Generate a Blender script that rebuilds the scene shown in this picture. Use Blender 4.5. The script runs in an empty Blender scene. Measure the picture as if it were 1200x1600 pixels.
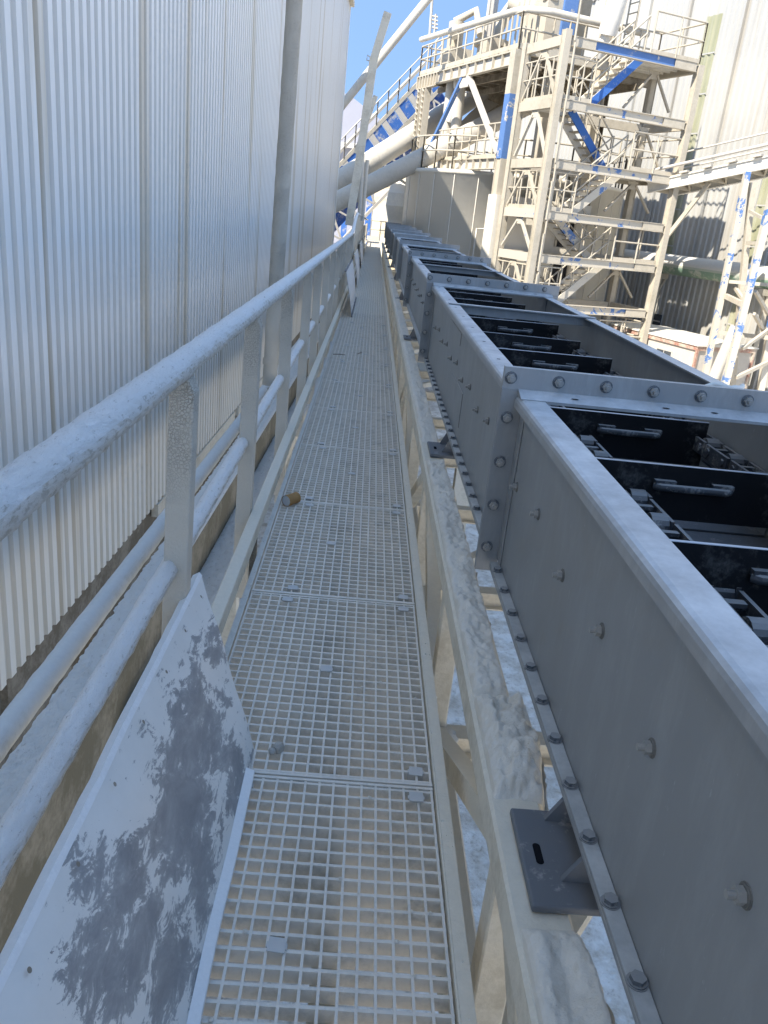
import bpy, bmesh, math, random
from mathutils import Vector, Matrix, noise
random.seed(7)
V = Vector
C = bpy.context.scene.collection
scene = bpy.context.scene
R = math.radians

# ------------------------------------------------------------------ camera frame
CAM_H = 1.303
FX = 1250.0
_Y = V((588-600, 337-800, FX)).normalized()
_xr = 29000.0
_X = V((_xr, (FX*FX-12*_xr)/463.0, FX)).normalized()
_Z = _X.cross(_Y)
if _Z.y > 0: _Z = -_Z
_Z.normalize()
CM = Matrix((_X, _Y, _Z))          # image axes (right, down, forward) -> world
EYE = V((0, 0, CAM_H))
def ray(u, v): return CM @ V(((u-600)/FX, (v-800)/FX, 1.0))
def at(u, v, y):
    d = ray(u, v); return EYE + d*(y/d.y)
def atz(u, v, z):
    d = ray(u, v); return EYE + d*((z-CAM_H)/d.z)
def on(u, v, n, p):
    d = ray(u, v); return EYE + d*(n.dot(p-EYE)/n.dot(d))

# ------------------------------------------------------------------ materials
def newmat(name):
    m = bpy.data.materials.new(name); m.use_nodes = True
    nt = m.node_tree
    for n in list(nt.nodes):
        if n.type != 'OUTPUT_MATERIAL' and n.type != 'BSDF_PRINCIPLED': nt.nodes.remove(n)
    b = next(n for n in nt.nodes if n.type == 'BSDF_PRINCIPLED')
    return m, nt, b
def nd(nt, t, **k):
    n = nt.nodes.new(t)
    for a, v in k.items(): setattr(n, a, v)
    return n
def noise_tex(nt, vec, scale, detail=5, rough=.6, dist=0.0, stretch=None):
    if stretch:
        mp = nd(nt, 'ShaderNodeMapping'); mp.inputs['Scale'].default_value = stretch
        nt.links.new(vec, mp.inputs['Vector']); vec = mp.outputs['Vector']
    n = nd(nt, 'ShaderNodeTexNoise')
    n.inputs['Scale'].default_value = scale; n.inputs['Detail'].default_value = detail
    n.inputs['Roughness'].default_value = rough; n.inputs['Distortion'].default_value = dist
    nt.links.new(vec, n.inputs['Vector'])
    return n.outputs['Fac']
def ramp(nt, fac, stops):
    r = nd(nt, 'ShaderNodeValToRGB'); e = r.color_ramp.elements
    while len(e) < len(stops): e.new(0.5)
    for i, (p, c) in enumerate(stops):
        e[i].position = p; e[i].color = (c if hasattr(c, '__len__') else (c, c, c))[:3] + (1,) if hasattr(c, '__len__') else (c, c, c, 1)
    nt.links.new(fac, r.inputs['Fac'])
    return r.outputs['Color']
def mix(nt, fac, a, b, mode='MIX'):
    m = nd(nt, 'ShaderNodeMix', data_type='RGBA', blend_type=mode)
    def put(sock, v):
        if hasattr(v, 'is_output'): nt.links.new(v, sock)
        elif hasattr(v, '__len__'): sock.default_value = tuple(v)[:3]+(1,)
        else: sock.default_value = v
    put(m.inputs[0], fac); put(m.inputs[6], a); put(m.inputs[7], b)
    return m.outputs[2]
def maths(nt, op, a, b=0.0):
    m = nd(nt, 'ShaderNodeMath', operation=op)
    for s, v in ((m.inputs[0], a), (m.inputs[1], b)):
        if hasattr(v, 'is_output'): nt.links.new(v, s)
        else: s.default_value = v
    return m.outputs[0]
def bump(nt, b, h, strength=.3, dist=.01):
    bp = nd(nt, 'ShaderNodeBump'); bp.inputs['Strength'].default_value = strength; bp.inputs['Distance'].default_value = dist
    nt.links.new(h, bp.inputs['Height']); nt.links.new(bp.outputs['Normal'], b.inputs['Normal'])
def base(name, rough=.6, spec=.3, metal=0.0):
    m, nt, b = newmat(name)
    b.inputs['Roughness'].default_value = rough
    b.inputs['Specular IOR Level'].default_value = spec
    b.inputs['Metallic'].default_value = metal
    vec = nd(nt, 'ShaderNodeTexCoord').outputs['Object']
    g = nd(nt, 'ShaderNodeNewGeometry')
    sep = nd(nt, 'ShaderNodeSeparateXYZ'); nt.links.new(g.outputs['True Normal'], sep.inputs[0])
    return m, nt, b, vec, sep.outputs['Z']
def setc(nt, b, c):
    if hasattr(c, 'is_output'): nt.links.new(c, b.inputs['Base Color'])
    else: b.inputs['Base Color'].default_value = tuple(c)+(1,)

DUST = (.78, .71, .59)
DUSTW = (.84, .80, .73)
def dusty(name, col, dust=DUST, amount=.75, sc=3.0, rough=.75, top=1.0, upr=(.35, .8), bstr=.25, bsc=60, bdist=.004, var=.12):
    """painted steel with settled dust: dust in patches and on upward faces"""
    m, nt, b, vec, nz = base(name, rough, .25)
    n1 = noise_tex(nt, vec, sc, 6, .65)
    n2 = noise_tex(nt, vec, sc*9, 5, .7)
    d = maths(nt, 'ADD', maths(nt, 'MULTIPLY', n1, .7), maths(nt, 'MULTIPLY', n2, .3))
    fac = ramp(nt, d, [(max(0, .62-amount*.45), 0.0), (max(.05, .72-amount*.35), 1.0)])
    nzs = maths(nt, 'MULTIPLY', maths(nt, 'ADD', nz, 1.0), .5)
    up = ramp(nt, nzs, [((upr[0]+1)/2, 0.0), ((upr[1]+1)/2, top)])
    fac = maths(nt, 'MAXIMUM', fac, up)
    dcol = mix(nt, n2, tuple(x*(1-var) for x in dust), tuple(min(.9, x*(1+var*.6)) for x in dust))
    setc(nt, b, mix(nt, fac, col, dcol))
    bump(nt, b, noise_tex(nt, vec, bsc, 6, .7), bstr, bdist)
    return m
M = {}
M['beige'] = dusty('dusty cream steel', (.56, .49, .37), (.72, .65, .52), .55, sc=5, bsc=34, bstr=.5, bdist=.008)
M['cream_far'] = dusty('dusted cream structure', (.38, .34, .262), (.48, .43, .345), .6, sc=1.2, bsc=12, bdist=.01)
def rail_mat():
    m, nt, b, vec, nz = base('dust coated rail', .95, .08)
    n1 = noise_tex(nt, vec, 1.0, 7, .75, .3, stretch=(95, 40, 95)); n2 = noise_tex(nt, vec, 5, 4)
    c = mix(nt, n2, (.82, .79, .73), (.90, .88, .84))
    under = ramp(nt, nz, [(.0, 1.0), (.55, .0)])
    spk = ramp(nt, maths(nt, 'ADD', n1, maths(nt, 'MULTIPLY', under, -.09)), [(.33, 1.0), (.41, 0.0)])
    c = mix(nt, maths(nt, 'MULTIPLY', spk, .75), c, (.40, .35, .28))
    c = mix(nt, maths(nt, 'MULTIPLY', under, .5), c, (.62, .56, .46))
    setc(nt, b, c); bump(nt, b, n1, 1.0, .012); return m
M['rail'] = rail_mat()
def post_mat():
    m, nt, b, vec, nz = base('crackled dust post', .95, .08)
    vo = nd(nt, 'ShaderNodeTexVoronoi', feature='DISTANCE_TO_EDGE'); vo.inputs['Scale'].default_value = 130
    nt.links.new(vec, vo.inputs['Vector'])
    sp = nd(nt, 'ShaderNodeSeparateXYZ'); nt.links.new(vec, sp.inputs[0])
    hi = ramp(nt, sp.outputs['Z'], [(.55, .12), (.98, 1.0)])
    n = noise_tex(nt, vec, 7, 5); n2 = noise_tex(nt, vec, 120, 5, .7)
    crk = maths(nt, 'MULTIPLY', ramp(nt, vo.outputs['Distance'], [(.0, 1.0), (.12, 0.0)]), maths(nt, 'MULTIPLY', hi, ramp(nt, n, [(.35, .2), (.6, 1.0)])))
    c = mix(nt, n, (.54, .49, .40), (.64, .59, .50))
    c = mix(nt, maths(nt, 'MULTIPLY', crk, .8), c, (.30, .25, .18))
    setc(nt, b, c)
    bump(nt, b, maths(nt, 'SUBTRACT', maths(nt, 'MULTIPLY', n2, .7), crk), .8, .006); return m
M['post'] = post_mat()
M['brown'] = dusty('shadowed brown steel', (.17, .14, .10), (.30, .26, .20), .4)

def crust():
    m, nt, b, vec, nz = base('caked dust crust', .95, .1)
    n1 = noise_tex(nt, vec, 14, 8, .7); n2 = noise_tex(nt, vec, 70, 6, .75)
    c = mix(nt, n1, (.64, .58, .47), (.84, .79, .70))
    c = mix(nt, ramp(nt, n2, [(.24, 1.0), (.36, 0.0)]), c, (.50, .44, .35))
    up = ramp(nt, nz, [(.0, 0.0), (.75, 1.0)])
    c = mix(nt, up, (.64, .57, .45), c)
    setc(nt, b, c)
    bump(nt, b, maths(nt, 'ADD', n1, maths(nt, 'MULTIPLY', n2, .6)), .6, .014)
    return m
M['crust'] = crust()
def fluffy():
    m, nt, b, vec, nz = base('fluffy settled dust', .95, .1)
    n1 = noise_tex(nt, vec, 45, 6, .7, stretch=(1, .55, 1)); n2 = noise_tex(nt, vec, 4, 4)
    c = mix(nt, n2, (.64, .61, .55), (.76, .73, .67))
    c = mix(nt, ramp(nt, n1, [(.28, 1.0), (.42, 0.0)]), c, (.46, .42, .36))
    setc(nt, b, c)
    bump(nt, b, n1, .9, .016)
    return m
M['fluffy'] = fluffy()
def cladding(name, c0, streak=(.55, .47, .33), rough=.38, foot=None):
    m, nt, b, vec, nz = base(name, rough, .45)
    w = noise_tex(nt, vec, 1.0, 3, .5, stretch=(2.6, 2.6, .09))
    f = noise_tex(nt, vec, 1.0, 5, .7, stretch=(9, 9, 1.2))
    low = noise_tex(nt, vec, .35, 3); per = noise_tex(nt, vec, 1.0, 1, .5, stretch=(0, 9, 0))
    c0m = mix(nt, per, tuple(x*.90 for x in c0), tuple(min(.92, x*1.06) for x in c0))
    c = mix(nt, ramp(nt, f, [(.35, 0.0), (.75, .45)]), c0m, tuple(x*.88 for x in c0))
    c = mix(nt, ramp(nt, w, [(.575, 0.0), (.64, .65)]), c, streak)
    c = mix(nt, ramp(nt, low, [(.45, 0.0), (.8, .3)]), c, (.68, .64, .55))
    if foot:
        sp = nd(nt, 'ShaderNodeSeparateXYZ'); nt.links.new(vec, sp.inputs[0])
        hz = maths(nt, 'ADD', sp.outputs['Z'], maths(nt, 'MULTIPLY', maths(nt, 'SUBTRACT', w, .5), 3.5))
        c = mix(nt, ramp(nt, maths(nt, 'DIVIDE', hz, 10.0), [(.25, .75), (.42, 0.0)]), c, foot)  # warm bounced light low on the wall painted in, mixed with splash dirt
    setc(nt, b, c)
    bump(nt, b, noise_tex(nt, vec, 8, 4), .06, .01)
    return m
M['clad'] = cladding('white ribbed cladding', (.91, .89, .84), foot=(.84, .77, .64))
M['clad_trough'] = cladding('shade toned dusty troughs', (.70, .67, .61), (.48, .39, .26), foot=(.62, .55, .43))  # rib shading painted in as a darker trough tone, with a dusty beige tint
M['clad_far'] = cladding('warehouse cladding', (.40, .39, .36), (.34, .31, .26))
M['translucent'] = cladding('fibreglass strip', (.27, .27, .16), (.33, .32, .22))
def primer(name, col, worn=(.42, .43, .43), amt=.5, rough=.42, top=(.40, .40, .38)):
    m, nt, b, vec, nz = base(name, rough, .4)
    n1 = noise_tex(nt, vec, 3.0, 6, .6, .6); n2 = noise_tex(nt, vec, 1.0, 7, .7, stretch=(14, 14, 3.5))
    scr = noise_tex(nt, vec, 1.0, 4, .75, 1.5, stretch=(40, 34, 9))
    c = mix(nt, n1, tuple(x*.86 for x in col), tuple(x*1.14 for x in col))
    c = mix(nt, ramp(nt, n2, [(.48, 0.0), (.72, amt*.8)]), c, tuple(x*1.45 for x in col))
    n3 = noise_tex(nt, vec, 2.2, 5, .6, .8)
    c = mix(nt, ramp(nt, n3, [(.52, 0.0), (.7, .5)]), c, (col[0]*.88, col[1]*.83, col[2]*.74))
    c = mix(nt, ramp(nt, scr, [(.66, 0.0), (.71, amt)]), c, worn)
    c = mix(nt, ramp(nt, nz, [(.5, 0.0), (.95, 1.0)]), c, mix(nt, ramp(nt, mix(nt, .5, n2, n3), [(.36, 0.0), (.62, 1.0)]), tuple(x*.78 for x in top), tuple(x*1.35 for x in top)))
    setc(nt, b, c)
    r = maths(nt, 'ADD', maths(nt, 'MULTIPLY', n1, .3), rough-.15)
    nt.links.new(r, b.inputs['Roughness'])
    bump(nt, b, n2, .08, .003)
    return m
M['primer'] = primer('grey primer steel', (.240, .243, .236))
M['primer_lip'] = primer('worn grey primer lip', (.29, .29, .28), amt=.7, top=(.46, .46, .45))
M['plate_dark'] = dusty('dark grey base plate', (.15, .155, .16), (.38, .36, .33), .10, sc=11, rough=.5, top=0, bsc=90)
M['zinc'] = dusty('zinc bolt', (.30, .29, .265), (.42, .40, .36), .2, sc=40, rough=.3, top=.35)
M['washer'] = dusty('dull washer', (.15, .145, .13), (.22, .21, .19), .2, sc=40)
M['bolt_dark'] = dusty('dark bolt', (.10, .11, .12), (.30, .30, .29), .25, sc=60, rough=.35)
def flat(name, col, rough=.5, spec=.4, var=.15, sc=8, metal=0.0):
    m, nt, b, vec, nz = base(name, rough, spec, metal)
    n = noise_tex(nt, vec, sc, 5)
    setc(nt, b, mix(nt, n, tuple(x*(1-var) for x in col), tuple(x*(1+var) for x in col)))
    return m
M['black'] = dusty('black scraper steel', (.011, .011, .012), (.09, .085, .078), .20, sc=7, rough=.38, top=.0)
M['edge'] = flat('bright worn edge', (.55, .56, .58), .4)
M['chain'] = dusty('dusty chain steel', (.05, .052, .056), (.30, .29, .27), .25, sc=16, rough=.55, top=.75)
M['hole'] = flat('dark hole', (.012, .012, .014), .9, .05)
M['grating'] = dusty('galvanised grating', (.52, .475, .40), (.74, .675, .575), .65, sc=8, top=.75, bsc=150, bstr=.3, bdist=.002)
M['grating_far'] = dusty('dust filled grating', (.60, .54, .45), (.78, .71, .60), .75, sc=3)
M['clip'] = flat('zinc clip', (.52, .50, .46), .6)
M['glass_dark'] = flat('dark opening', (.02, .02, .022), .6, .2)
M['window'] = flat('window glass', (.06, .07, .08), .1, .6)
M['red'] = dusty('faded red trim', (.34, .16, .12), (.52, .44, .36), .45, sc=2)
M['redpaint'] = flat('red primer spot', (.30, .03, .03), .5)
M['green'] = dusty('green duct paint', (.20, .29, .22), (.58, .55, .48), .25, sc=1.2, top=1.0, upr=(-.25, .0))
M['blue'] = dusty('plain blue paint', (.05, .145, .42), (.50, .48, .42), .2, sc=2.5)
M['blue_dark'] = dusty('blue lattice steel', (.03, .09, .32), (.34, .34, .34), .3, sc=2)
M['yellow'] = flat('yellow paint', (.65, .48, .05), .5)
M['conc'] = None
def flaking(name, lo=.50, sc=2.2, str_=(1, 1, 1)):
    m, nt, b, vec, nz = base(name, .7, .3)
    oi = nd(nt, 'ShaderNodeObjectInfo'); va = nd(nt, 'ShaderNodeVectorMath', operation='ADD'); nt.links.new(vec, va.inputs[0])
    cx = nd(nt, 'ShaderNodeCombineXYZ'); rr = maths(nt, 'MULTIPLY', oi.outputs['Random'], 37.0)
    nt.links.new(rr, cx.inputs[0]); nt.links.new(rr, cx.inputs[1]); nt.links.new(cx.outputs[0], va.inputs[1]); vec = va.outputs[0]
    n = noise_tex(nt, vec, sc, 7, .72, .4, stretch=str_); n2 = noise_tex(nt, vec, 20, 5)
    fac = ramp(nt, n, [(lo, 0.0), (lo+.025, 1.0)])
    setc(nt, b, mix(nt, fac, mix(nt, n2, (.06, .15, .38), (.13, .22, .42)), mix(nt, n2, (.46, .42, .34), (.58, .53, .44))))
    bump(nt, b, fac, .4, .004)
    return m
M['flake'] = flaking('flaking blue paint', .43)
M['flake_little'] = flaking('mostly dusted blue paint', .37)
M['flake_most'] = flaking('blue paint with dust flecks', .60)
def concrete():
    m, nt, b, vec, nz = base('dusty silo shell', .85, .2)
    n = noise_tex(nt, vec, .7, 6, .6); s = noise_tex(nt, vec, 1.0, 5, .65, stretch=(2.5, 2.5, .15))
    c = mix(nt, n, (.62, .57, .48), (.72, .67, .57))
    c = mix(nt, ramp(nt, s, [(.5, 0.0), (.75, .4)]), c, (.78, .73, .63))
    setc(nt, b, c); bump(nt, b, noise_tex(nt, vec, 6, 5), .2, .02)
    return m
M['conc'] = concrete()
def ground():
    m, nt, b, vec, nz = base('pale dust ground', .95, .1)
    n = noise_tex(nt, vec, .35, 8, .65); n2 = noise_tex(nt, vec, 3.5, 8, .7); o = noise_tex(nt, vec, .55, 4, .5)
    c = mix(nt, ramp(nt, n2, [(.36, 0.0), (.6, 1.0)]), (.58, .51, .41), (.90, .86, .78))
    c = mix(nt, ramp(nt, n, [(.3, .5), (.5, 0.0)]), c, (.52, .47, .40))
    c = mix(nt, ramp(nt, o, [(.62, 0.0), (.70, .75)]), c, (.55, .33, .17))
    c = mix(nt, ramp(nt, noise_tex(nt, vec, 14, 6, .7), [(.30, .6), (.42, 0.0)]), c, (.40, .34, .27))
    setc(nt, b, c); bump(nt, b, n2, .9, .12)
    return m
M['ground'] = ground()
BLOBS = [(1.50, .17, .30, .09, 1.0), (1.30, .15, .26, .085, 1.0), (.99, .20, .17, .075, .9), (1.02, .07, .20, .06, .9), (1.56, .055, .13, .05, .55), (1.80, .2, .12, .05, .5)]
def sheet():
    """white painted sheet with long scraped-off patches showing dark steel"""
    m, nt, b, vec, nz = base('scraped white sheet', .5, .35)
    n = noise_tex(nt, vec, 1.0, 2, .5, .2, stretch=(4.2, 1.7, 3.2))
    f = noise_tex(nt, vec, 1.0, 8, .8, .8, stretch=(46, 14, 34))
    s = noise_tex(nt, vec, 1.0, 5, .7, .5, stretch=(22, 9, 15))
    sp = nd(nt, 'ShaderNodeSeparateXYZ'); nt.links.new(vec, sp.inputs[0])
    cen = None
    for by, bz, ry, rz, wt in BLOBS:
        dy = maths(nt, 'MULTIPLY', maths(nt, 'SUBTRACT', sp.outputs['Y'], by+.2), 1/ry); dz = maths(nt, 'MULTIPLY', maths(nt, 'SUBTRACT', sp.outputs['Z'], bz), 1/rz)
        q = maths(nt, 'SUBTRACT', 1.0, maths(nt, 'SQRT', maths(nt, 'ADD', maths(nt, 'MULTIPLY', dy, dy), maths(nt, 'MULTIPLY', dz, dz))))
        q = maths(nt, 'MULTIPLY', q, wt); cen = q if cen is None else maths(nt, 'MAXIMUM', cen, q)
    cen = maths(nt, 'MULTIPLY', maths(nt, 'MAXIMUM', cen, -1.0), .17)
    big = noise_tex(nt, vec, 1.0, 4, .6, .5, stretch=(16, 7, 11))
    h = maths(nt, 'ADD', maths(nt, 'ADD', maths(nt, 'MULTIPLY', big, .50), cen), maths(nt, 'MULTIPLY', f, .60))
    h = maths(nt, 'SUBTRACT', h, maths(nt, 'MULTIPLY', ramp(nt, s, [(.5, 0.0), (.72, 1.0)]), .05))
    fac = ramp(nt, h, [(.560, 0.0), (.572, .85), (.66, 1.0)])
    dark = mix(nt, s, (.13, .13, .135), (.42, .41, .39))
    white = mix(nt, noise_tex(nt, vec, 9, 6, .7), (.62, .59, .53), (.76, .73, .67))
    chip = ramp(nt, noise_tex(nt, vec, 1.0, 5, .75, .6, stretch=(60, 30, 50)), [(.665, 0.0), (.68, 1.0)])
    fac = maths(nt, 'MAXIMUM', fac, chip)
    setc(nt, b, mix(nt, fac, white, dark)); bump(nt, b, fac, -.25, .002)
    return m
M['sheet'] = sheet()
M['sheet_edge'] = dusty('white sheet edge', (.70, .68, .64), (.80, .78, .74), .5, sc=14)
M['white'] = dusty('white dusted duct', (.44, .42, .385), (.52, .485, .43), .6, sc=1.5)
M['olive'] = dusty('shadowed olive channel', (.15, .135, .095), (.27, .245, .19), .35)  # shade on the channel's side face put into this dark olive tone
M['pipe'] = dusty('dusted cream pipe', (.47, .435, .365), (.56, .52, .445), .6, sc=1.6)
M['pipe_near'] = dusty('dusty white pipe', (.66, .62, .53), (.80, .77, .70), .6, sc=3, bsc=70, bstr=.5)
M['galv'] = dusty('dull grey chute', (.66, .63, .57), (.76, .72, .63), .4, sc=1.6, rough=.5)
M['rust'] = flat('brown card', (.38, .22, .09), .8, .1, .35, 30)
M['card_end'] = flat('grey card end', (.55, .55, .55), .8, .1)
M['rubber'] = flat('black hose', (.02, .02, .022), .6)
M['cliff'] = None
M['far_wall'] = flat('shade toned lavender cladding', (.33, .33, .37), .7, .2, .05, 1)  # shade on the far white building put into its grey colour
M['stone'] = flat('grey stone', (.42, .39, .34), .9, .1, .3, 40)
def cliff():
    m, nt, b, vec, nz = base('quarry rock', .95, .1)
    n = noise_tex(nt, vec, .25, 9, .7)
    setc(nt, b, ramp(nt, n, [(.3, (.34, .26, .15)), (.55, (.62, .54, .38)), (.75, (.72, .66, .52))]))
    bump(nt, b, n, .8, .6)
    return m
M['cliff'] = cliff()

# ------------------------------------------------------------------ mesh builder
class MB:
    def __init__(s): s.v = []; s.f = []; s.m = []; s.sm = []
    def add(s, vs, fs, m=0, smooth=False):
        o = len(s.v); s.v += [V(x) for x in vs]
        for f in fs: s.f.append([i+o for i in f]); s.m.append(m); s.sm.append(smooth)
        return s
    def box(s, x0, x1, y0, y1, z0, z1, m=0, T=None):
        vs = [V((x, y, z)) for z in (z0, z1) for y in (y0, y1) for x in (x0, x1)]
        if T: vs = [T(p) for p in vs]
        return s.add(vs, [(0, 2, 3, 1), (4, 5, 7, 6), (0, 1, 5, 4), (2, 6, 7, 3), (0, 4, 6, 2), (1, 3, 7, 5)], m)
    def bar(s, p, q, w, h, m=0, up=(0, 0, 1)):
        p, q = V(p), V(q); d = (q-p).normalized(); up = V(up)
        if abs(d.dot(up.normalized())) > .99: up = V((0, 1, 0))
        a = d.cross(up).normalized()*w/2; c = a.cross(d).normalized()*h/2
        vs = [b+i*a+j*c for b in (p, q) for i, j in ((-1, -1), (1, -1), (1, 1), (-1, 1))]
        return s.add(vs, [(3, 2, 1, 0), (4, 5, 6, 7), (0, 1, 5, 4), (1, 2, 6, 5), (2, 3, 7, 6), (3, 0, 4, 7)], m)
    def hbeam(s, p, q, w, h, t=.02, m=0, up=(0, 0, 1), mw=None):
        """I beam: two flanges and a web"""
        p, q = V(p), V(q); d = (q-p).normalized(); u = V(up)
        if abs(d.dot(u.normalized())) > .99: u = V((0, 1, 0))
        a = d.cross(u).normalized(); c = a.cross(d).normalized()
        o = c*(h-t)/2
        s.bar(p+o, q+o, w, t, m, c); s.bar(p-o, q-o, w, t, m, c)
        return s.bar(p, q, t, h-2*t, m if mw is None else mw, c)
    def tube(s, pts, r, n=12, m=0, jit=0.0, caps=True, sub=None, jf=18):
        pts = [V(p) for p in pts]
        if sub:
            q = []
            for a, b in zip(pts, pts[1:]):
                k = max(1, int((b-a).length/sub))
                q += [a.lerp(b, i/k) for i in range(k)]
            pts = q+[pts[-1]]
        rs = r if hasattr(r, '__len__') else [r]*len(pts)
        vs = []; d0 = (pts[1]-pts[0]).normalized()
        a = d0.cross(V((0, 0, 1)))
        if a.length < .05: a = V((1, 0, 0))
        a.normalize()
        for i, p in enumerate(pts):
            d = ((pts[min(i+1, len(pts)-1)])-(pts[max(i-1, 0)])).normalized()
            a = (a-d*a.dot(d)).normalized(); b = d.cross(a)
            for k in range(n):
                t = 2*math.pi*k/n; e = a*math.cos(t)+b*math.sin(t)
                rr = rs[i]
                if jit: rr += jit*noise.fractal((p+e*rr)*jf, .7, 2.1, 4)
                vs.append(p+e*rr)
        fs = [(i*n+k, i*n+(k+1) % n, (i+1)*n+(k+1) % n, (i+1)*n+k) for i in range(len(pts)-1) for k in range(n)]
        s.add(vs, fs, m, True)
        if caps:
            s.add([x for x in vs[:n]], [tuple(range(n))[::-1]], m); s.add([x for x in vs[-n:]], [tuple(range(n))], m)
        return s
    def cyl(s, p, q, r, n=12, m=0): return s.tube([p, q], r, n, m)
    def prism(s, poly, ax, m=0):
        """closed polygon of 3D points extruded along vector ax"""
        poly = [V(p) for p in poly]; ax = V(ax); n = len(poly)
        return s.add(poly+[p+ax for p in poly], [tuple(range(n))[::-1], tuple(range(n, 2*n))]+[(i, (i+1) % n, n+(i+1) % n, n+i) for i in range(n)], m)
    def strip(s, prof, y0, y1, m=0, smooth=False):
        """closed XZ profile swept along y"""
        n = len(prof)
        vs = [V((x, y, z)) for y in (y0, y1) for x, z in prof]
        return s.add(vs, [tuple(range(n)), tuple(range(n, 2*n))[::-1]]+[(i, n+i, n+(i+1) % n, (i+1) % n) for i in range(n)], m, smooth)
ORG = {}
def build(name, mb, mats, parent=None, org=None, bevel=0.0, seg=1):
    if not isinstance(mats, (list, tuple)): mats = [mats]
    if org is None:
        if parent is not None: org = ORG[parent.name]
        else:
            n = len(mb.v); org = V((sum(p.x for p in mb.v)/n, sum(p.y for p in mb.v)/n, min(p.z for p in mb.v)))
    me = bpy.data.meshes.new(name)
    me.from_pydata([p-org for p in mb.v], [], mb.f)
    for m in mats: me.materials.append(m if not isinstance(m, str) else M[m])
    me.polygons.foreach_set('material_index', mb.m); me.polygons.foreach_set('use_smooth', mb.sm)
    bm = bmesh.new(); bm.from_mesh(me); bmesh.ops.recalc_face_normals(bm, faces=bm.faces); bm.to_mesh(me); bm.free()
    me.update()
    o = bpy.data.objects.new(name, me); C.objects.link(o)
    if parent is not None: o.parent = parent
    else: o.location = org
    ORG[o.name] = org
    if bevel:
        b = o.modifiers.new('soft edges', 'BEVEL'); b.width = bevel; b.segments = seg; b.limit_method = 'ANGLE'; b.angle_limit = R(40)
    return o
def tag(o, label, cat, group=None, kind=None):
    if label: o['label'] = label
    if cat: o['category'] = cat
    if group: o['group'] = group
    if kind: o['kind'] = kind
    return o
def thing(name, label, cat, loc=(0, 0, 0), group=None):
    o = bpy.data.objects.new(name, None); C.objects.link(o); o.location = loc
    o.empty_display_size = .2
    ORG[o.name] = V(loc)
    return tag(o, label, cat, group)
def single(name, mb, mats, label, cat, group=None, bevel=0.0):
    return tag(build(name, mb, mats, bevel=bevel), label, cat, group)
def inst(name, me, parent, loc, rot=None):
    """a part that shares mesh data; loc in world coordinates"""
    o = bpy.data.objects.new(name, me); C.objects.link(o); o.parent = parent
    o.location = V(loc)-ORG[parent.name]
    if rot is not None: o.rotation_euler = rot
    ORG[o.name] = V(loc)
    return o
def copy_tree(o, parent=None):
    c = o.copy(); C.objects.link(c)
    if parent is not None: c.parent = parent
    for ch in list(o.children): copy_tree(ch, c)
    return c
def proto_mesh(name, mb, mats, bevel=0):
    o = build(name, mb, mats, org=V((0, 0, 0)))
    me = o.data; bpy.data.objects.remove(o); return me
def guard(mb, path, h=1.05, sp=1.2, r=.022, rails=(1.0, .55), m=0, toe=0.0, n=6):
    for a, b in zip(path, path[1:]):
        a, b = V(a), V(b); k = max(1, round((b-a).length/sp))
        for i in range(k+1):
            p = a.lerp(b, i/k); mb.tube([p, p+V((0, 0, h))], r, n, m)
        for f in rails: mb.tube([a+V((0, 0, h*f)), b+V((0, 0, h*f))], r, n, m)
        if toe: mb.bar(a+V((0, 0, toe/2)), b+V((0, 0, toe/2)), .012, toe, m)
    return mb

# hex nut with stud, and hex bolt head, axis +Z
def hexnut(r=.015, h=.012, sr=.007, sh=.012, washer=.019):
    mb = MB()
    mb.cyl((0, 0, 0), (0, 0, .0035), washer, 14, 1); mb.cyl((0, 0, 0), (0, 0, .0015), washer*1.16, 14, 1)
    mb.prism([(r*math.cos(k*math.pi/3), r*math.sin(k*math.pi/3), .003) for k in range(6)], (0, 0, h))
    if sh: mb.cyl((0, 0, .003+h), (0, 0, .003+h+sh), sr, 10)
    return mb
NUT = proto_mesh('nut', hexnut(.0125, .011, .006, .010, .0155), ['zinc', 'bolt_dark'])
NUTS = proto_mesh('small_nut', hexnut(.0105, .0095, .0052, .010, .0128), ['zinc', 'washer'])
HEAD = proto_mesh('bolt_head', hexnut(.0115, .008, 0, 0, .0135), ['bolt_dark', 'bolt_dark'])

# ================================================================== GROUND AND FAR SETTING
GZ = -4.2
g = MB()
N = 60
for i in range(N+1):
    for j in range(N+1):
        fx = (i/N*2-1); fy = (j/N*2-1)
        x = 260*fx*abs(fx)**1.6; y = 60+300*fy*abs(fy)**1.6
        g.v.append(V((x, y, GZ+.25*noise.noise(V((x, y, 0))*.12)-.15)))
g.f = [(i*(N+1)+j, (i+1)*(N+1)+j, (i+1)*(N+1)+j+1, i*(N+1)+j+1) for i in range(N) for j in range(N)]
g.m = [0]*len(g.f); g.sm = [True]*len(g.f)
tag(build('ground', g, 'ground'), 'pale dusty ground of the quarry yard', None, kind='structure')
# quarry face far behind
h = MB(); n1, n2 = 60, 16
for i in range(n1+1):
    for j in range(n2+1):
        x = -70+150*i/n1; t = j/n2
        z = GZ-1+(16+5*noise.noise(V((x*.05, 0, 3))))*t
        y = 95+14*t+4*noise.fractal(V((x*.09, z*.12, 1)), .8, 2, 5)
        h.v.append(V((x, y, z)))
h.f = [(i*(n2+1)+j, (i+1)*(n2+1)+j, (i+1)*(n2+1)+j+1, i*(n2+1)+j+1) for i in range(n1) for j in range(n2)]
h.m = [0]*len(h.f); h.sm = [False]*len(h.f)
tag(build('hillside', h, 'cliff'), 'yellow brown quarry face behind the plant', None, kind='structure')

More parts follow.
